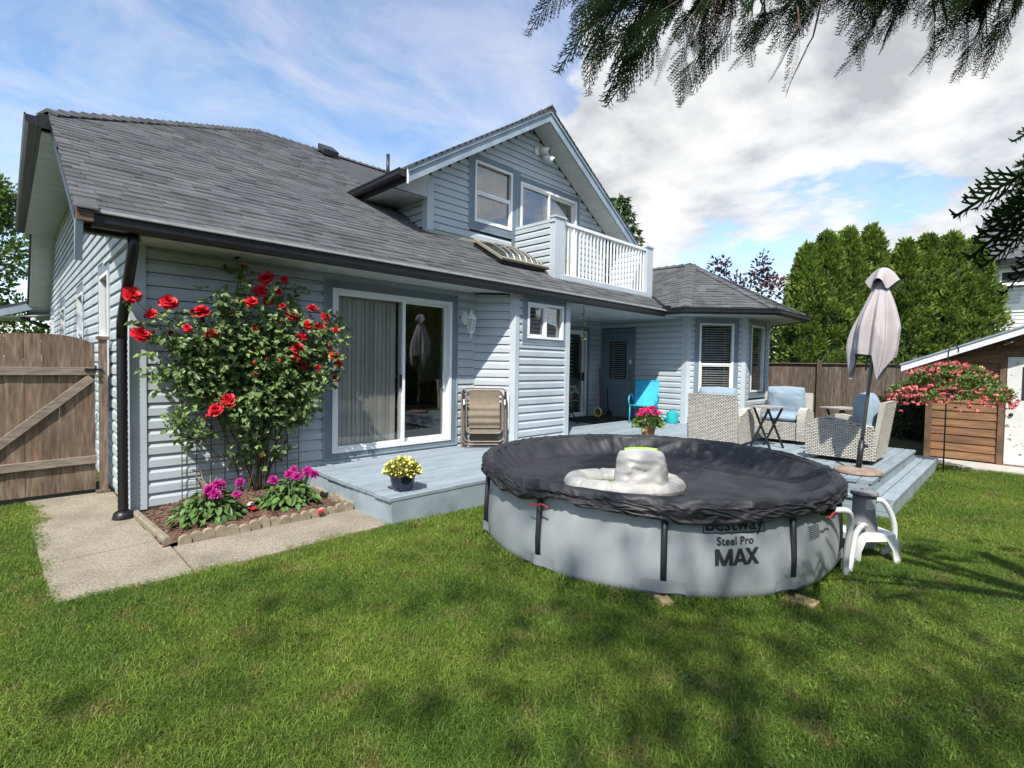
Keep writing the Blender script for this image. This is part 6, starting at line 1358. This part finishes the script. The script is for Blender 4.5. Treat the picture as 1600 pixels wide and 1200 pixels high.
for i in range(10): add_vis(rng.uniform(985, 1080), rng.uniform(-40, 40), rng.uniform(2.8, 3.2), rng.uniform(25, 58), rng.uniform(.8, 1.15))
for x, y, a in ((930, -40, 22), (960, -45, 15), (900, -40, 40), (945, -30, 5)): add_vis(x, y, 3.0, a, .75)
for x, y, a, s in ((1610, 275, 63, 1.15), (1640, 320, 58, 1.2), (1625, 345, 55, 1.0), (1655, 365, 40, .95), (1672, 185, 75, .6), (1672, 222, 72, .6), (1655, 300, 62, 1.2), (1620, 310, 66, .9)): add_vis(x, y, 1.75+rng.uniform(-.1, .15), a, s*.75, FR2[rng.randrange(4)], .25)
def crown_fronds(center, z0, z1, Rr, n, sc_=1.7, keep_out=True):
    out = []; lm_ = []
    for i in range(n):
        z = rng.uniform(z0, z1); f = (z-z0)/(z1-z0); rmax = Rr*(1-f)**.7*1.0+.3; a = rng.uniform(0, 6.28); r_ = rmax*rng.random()**.5
        P = V((center[0]+r_*math.cos(a), center[1]+r_*math.sin(a), z-.12*r_)); d = V((math.cos(a)*.7, math.sin(a)*.7, -.6+rng.gauss(0, .2)))
        if keep_out:
            u, v_, zc_ = toimg(np.array([tuple(P), tuple(P+d*.21*sc_), tuple(P+d*.42*sc_)])); mg = 60+FPX*.24*sc_/np.maximum(zc_, .15)
            if np.any((zc_ > -.35) & ((zc_ < .3) | ((u > -mg) & (u < 1600+mg) & (v_ > -mg) & (v_ < 1300)))): continue
        out.append(place(FRL[rng.randrange(3)], P, d, V((rng.gauss(0, .5), rng.gauss(0, .5), 1)), sc_*rng.uniform(.8, 1.25)))
    return out
ca = [(v-np.array(tuple(cb)), f) for v, f in crown_fronds((1.9, -8.3), 3.2, 5.4, 1.2, 70, 1.1)]
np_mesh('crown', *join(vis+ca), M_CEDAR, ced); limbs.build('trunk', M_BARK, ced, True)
blobtree('added_shade_tree', 'unseen leafy tree added behind the viewpoint to dapple the near lawn', (-6.9, -10.7, 0), [((.3, .2, 10.6), (2.6, 2.6, 1.6)), ((-.2, 0, 13.0), (2.7, 2.7, 1.9)), ((.6, -.4, 15.2), (2.1, 2.1, 1.6)), ((2.2, .4, 9.6), (1.9, 1.9, 1.0)), ((1.6, -2.0, 11.5), (1.7, 1.7, 1.3)), ((3.4, -1.6, 10.2), (1.7, 1.7, 1.0))], M_MAPLE, .15, 7, 95, .2, rad=.5)  # added out of view, crown thinned to cast soft dapples on the lawn
# ------------------------------------------------------------------ grass
def grass_mat():
    m_ = bpy.data.materials.new('grass_blade'); m_.use_nodes = True; t = m_.node_tree; n = t.nodes; l = t.links; b = n['Principled BSDF']; b.inputs['Roughness'].default_value = .55; b.inputs['Specular IOR Level'].default_value = .3
    g = n.new('ShaderNodeNewGeometry'); q = n.new('ShaderNodeTexNoise'); q.inputs['Scale'].default_value = 1.1; q.inputs['Detail'].default_value = 5; l.new(g.outputs['Position'], q.inputs['Vector'])
    q2 = n.new('ShaderNodeTexNoise'); q2.inputs['Scale'].default_value = 4.5; q2.inputs['Detail'].default_value = 4; l.new(g.outputs['Position'], q2.inputs['Vector'])
    r1 = n.new('ShaderNodeValToRGB'); e = r1.color_ramp.elements; e[0].position = .34; e[0].color = (.10, .185, .027, 1); e[1].position = .66; e[1].color = (.205, .28, .045, 1); l.new(q.outputs['Fac'], r1.inputs[0])
    mx = n.new('ShaderNodeMix'); mx.data_type = 'RGBA'; mr = n.new('ShaderNodeMapRange'); l.new(q2.outputs['Fac'], mr.inputs[0]); mr.inputs[1].default_value = .54; mr.inputs[2].default_value = .74; mr.inputs[4].default_value = .65; l.new(mr.outputs[0], mx.inputs[0]); l.new(r1.outputs[0], mx.inputs[6]); mx.inputs[7].default_value = (.27, .215, .085, 1)
    mi = n.new('ShaderNodeMapRange'); l.new(g.outputs['Random Per Island'], mi.inputs[0]); mi.inputs[3].default_value = .5; mi.inputs[4].default_value = 1.5
    vm = n.new('ShaderNodeVectorMath'); vm.operation = 'SCALE'; l.new(mx.outputs[2], vm.inputs[0]); l.new(mi.outputs[0], vm.inputs[3]); l.new(vm.outputs[0], b.inputs['Base Color'])
    tr_ = n.new('ShaderNodeBsdfTranslucent'); l.new(vm.outputs[0], tr_.inputs[0]); ms = n.new('ShaderNodeMixShader'); ms.inputs[0].default_value = .35; l.new(b.outputs[0], ms.inputs[1]); l.new(tr_.outputs[0], ms.inputs[2]); l.new(ms.outputs[0], n['Material Output'].inputs[0]); return m_
M_GRASS = grass_mat()
tuft_col = bpy.data.collections.new('grass_tufts')
for k in range(6):
    nbl = 110; r_ = .085*np.sqrt(nr.random(nbl)); a = nr.random(nbl)*6.28; P = np.stack([r_*np.cos(a), r_*np.sin(a), np.full(nbl, -.004)], 1); lean = nr.normal(size=(nbl, 2))*.75; hh = nr.uniform(.018, .044, nbl); wv = nr.uniform(.0010, .0020, nbl); fa = nr.random(nbl)*6.28
    S = np.stack([np.cos(fa), np.sin(fa), np.zeros(nbl)], 1)*wv[:, None]; mid = P+np.stack([lean[:, 0]*hh*.35, lean[:, 1]*hh*.35, hh*.62], 1); tip = P+np.stack([lean[:, 0]*hh, lean[:, 1]*hh, hh*np.clip(1-.25*(lean**2).sum(1), .35, 1)], 1)
    v = np.stack([P-S, P+S, mid+S*.85, mid-S*.85, tip], 1).reshape(-1, 3); b0 = np.arange(nbl)[:, None]*5; f = np.concatenate([b0+np.array([[0, 1, 2]]), b0+np.array([[0, 2, 3]]), b0+np.array([[3, 2, 4]])], 1).reshape(-1, 3)
    o = np_mesh('grass_tuft', v, f, M_GRASS); COL.objects.unlink(o); tuft_col.objects.link(o)
pts = []
n_try = 95000; X = nr.uniform(-4.5, 11.4, n_try); Y = nr.uniform(-9.0, 1.18, n_try); J = nr.random(n_try)
q = np.stack([X-CAM.x, Y-CAM.y], 1); fw = q[:, 0]*.707+q[:, 1]*.707; rt = q[:, 0]*.707-q[:, 1]*.707; dist = np.hypot(fw, rt)
ok = (fw > .5) & (abs(rt) < 1.2*fw+1.2) & (J < np.where(dist < 4.2, 1.0, np.where(dist < 6.5, .72, .5)))
e = .012*np.sin(X*7)+.012*np.sin(Y*11+X*3)
ok &= ~((X > -.71+e) & (X < 1.70) & (Y > -1.92+e)); ok &= ~((X > 1.60) & (X < 9.5) & (Y > -1.93)); ok &= ~((X > 5.93) & (X < 10.02) & (Y > -5.06)); ok &= np.hypot(X-PC.x, Y-PC.y) > 1.52; ok &= ~((X > 10.62+e) & (Y < -4.83)); ok &= ~((X > 9.3) & (Y > -1.5))
for a in (la[3], la[4]): ok &= np.hypot(X-PC.x-1.62*math.cos(a), Y-PC.y-1.62*math.sin(a)) > .12
X, Y, dist = X[ok], Y[ok], dist[ok]; gpm = bpy.data.meshes.new('grass'); gpm.from_pydata([(x, y, gz(x, y)) for x, y in zip(X, Y)], [], [])
tall = np.where((abs(np.hypot(X-PC.x, Y-PC.y)-1.55) < .09) | ((abs(Y+1.98) < .07) & (X > 1.6)) | ((abs(Y+5.1) < .07) & (X > 5.9)) | (abs(X-5.88) < .07) & (Y > -5.1), 1.55, 1.0)*np.where(dist > 6, 1.2, 1.0)
at_ = gpm.attributes.new('size', 'FLOAT', 'POINT'); at_.data.foreach_set('value', tall.astype(np.float32))
go = link('grass', gpm, M_GRASS, kind='stuff', label='mown lawn grass with some yellowed patches', cat='grass')
ng = bpy.data.node_groups.new('scatter_grass', 'GeometryNodeTree'); ng.interface.new_socket('Geometry', in_out='INPUT', socket_type='NodeSocketGeometry'); ng.interface.new_socket('Geometry', in_out='OUTPUT', socket_type='NodeSocketGeometry')
gi, go_, ip, ci = ng.nodes.new('NodeGroupInput'), ng.nodes.new('NodeGroupOutput'), ng.nodes.new('GeometryNodeInstanceOnPoints'), ng.nodes.new('GeometryNodeCollectionInfo')
ci.inputs[0].default_value = tuft_col; ci.inputs['Separate Children'].default_value = True; ci.inputs['Reset Children'].default_value = True; ip.inputs['Pick Instance'].default_value = True
rv = ng.nodes.new('FunctionNodeRandomValue'); rv.data_type = 'FLOAT_VECTOR'; rv.inputs[0].default_value = (-.08, -.08, 0); rv.inputs[1].default_value = (.08, .08, 6.28)
na = ng.nodes.new('GeometryNodeInputNamedAttribute'); na.data_type = 'FLOAT'; na.inputs[0].default_value = 'size'
rs2 = ng.nodes.new('FunctionNodeRandomValue'); rs2.data_type = 'FLOAT'; rs2.inputs[2].default_value = .75; rs2.inputs[3].default_value = 1.35
mu = ng.nodes.new('ShaderNodeMath'); mu.operation = 'MULTIPLY'; NL = ng.links
NL.new(na.outputs[0], mu.inputs[0]); NL.new(rs2.outputs[1], mu.inputs[1]); NL.new(gi.outputs[0], ip.inputs['Points']); NL.new(ci.outputs[0], ip.inputs['Instance']); NL.new(rv.outputs[0], ip.inputs['Rotation']); NL.new(mu.outputs[0], ip.inputs['Scale']); NL.new(ip.outputs[0], go_.inputs[0])
md = go.modifiers.new('scatter', 'NODES'); md.node_group = ng

# clover and small weeds in the turf, a few fallen brown leaves
cl = []
for i in range(150):
    x, y = (rng.gauss(2.6, .7), rng.gauss(-6.0, .5)) if i % 2 else (rng.uniform(-1, 6), rng.uniform(-7, -3))
    if math.hypot(x-PC.x, y-PC.y) < 1.65 or (x > 5.8 and y > -5.2): continue
    n = rng.randrange(8, 26); q_ = nr.normal(size=(n, 2))*.05; P_ = np.stack([x+q_[:, 0], y+q_[:, 1], np.full(n, gz(x, y)+.028)+nr.uniform(-.008, .012, n)], 1); d_ = nr.normal(size=(n, 3)); d_[:, 2] = abs(d_[:, 2])*.2
    cl.append(leaf_geo(P_, d_, unit(nr.normal(size=(n, 3))*.25+np.array([0, 0, 1])), nr.uniform(.012, .026, n), .015))
np_mesh('clover', *join(cl), mat('clover_leaf', (.095, .175, .03), .6, .2, 9, island=.3, trans=.2), None, kind='stuff', label='clover and small weeds growing in the turf', cat='clover')
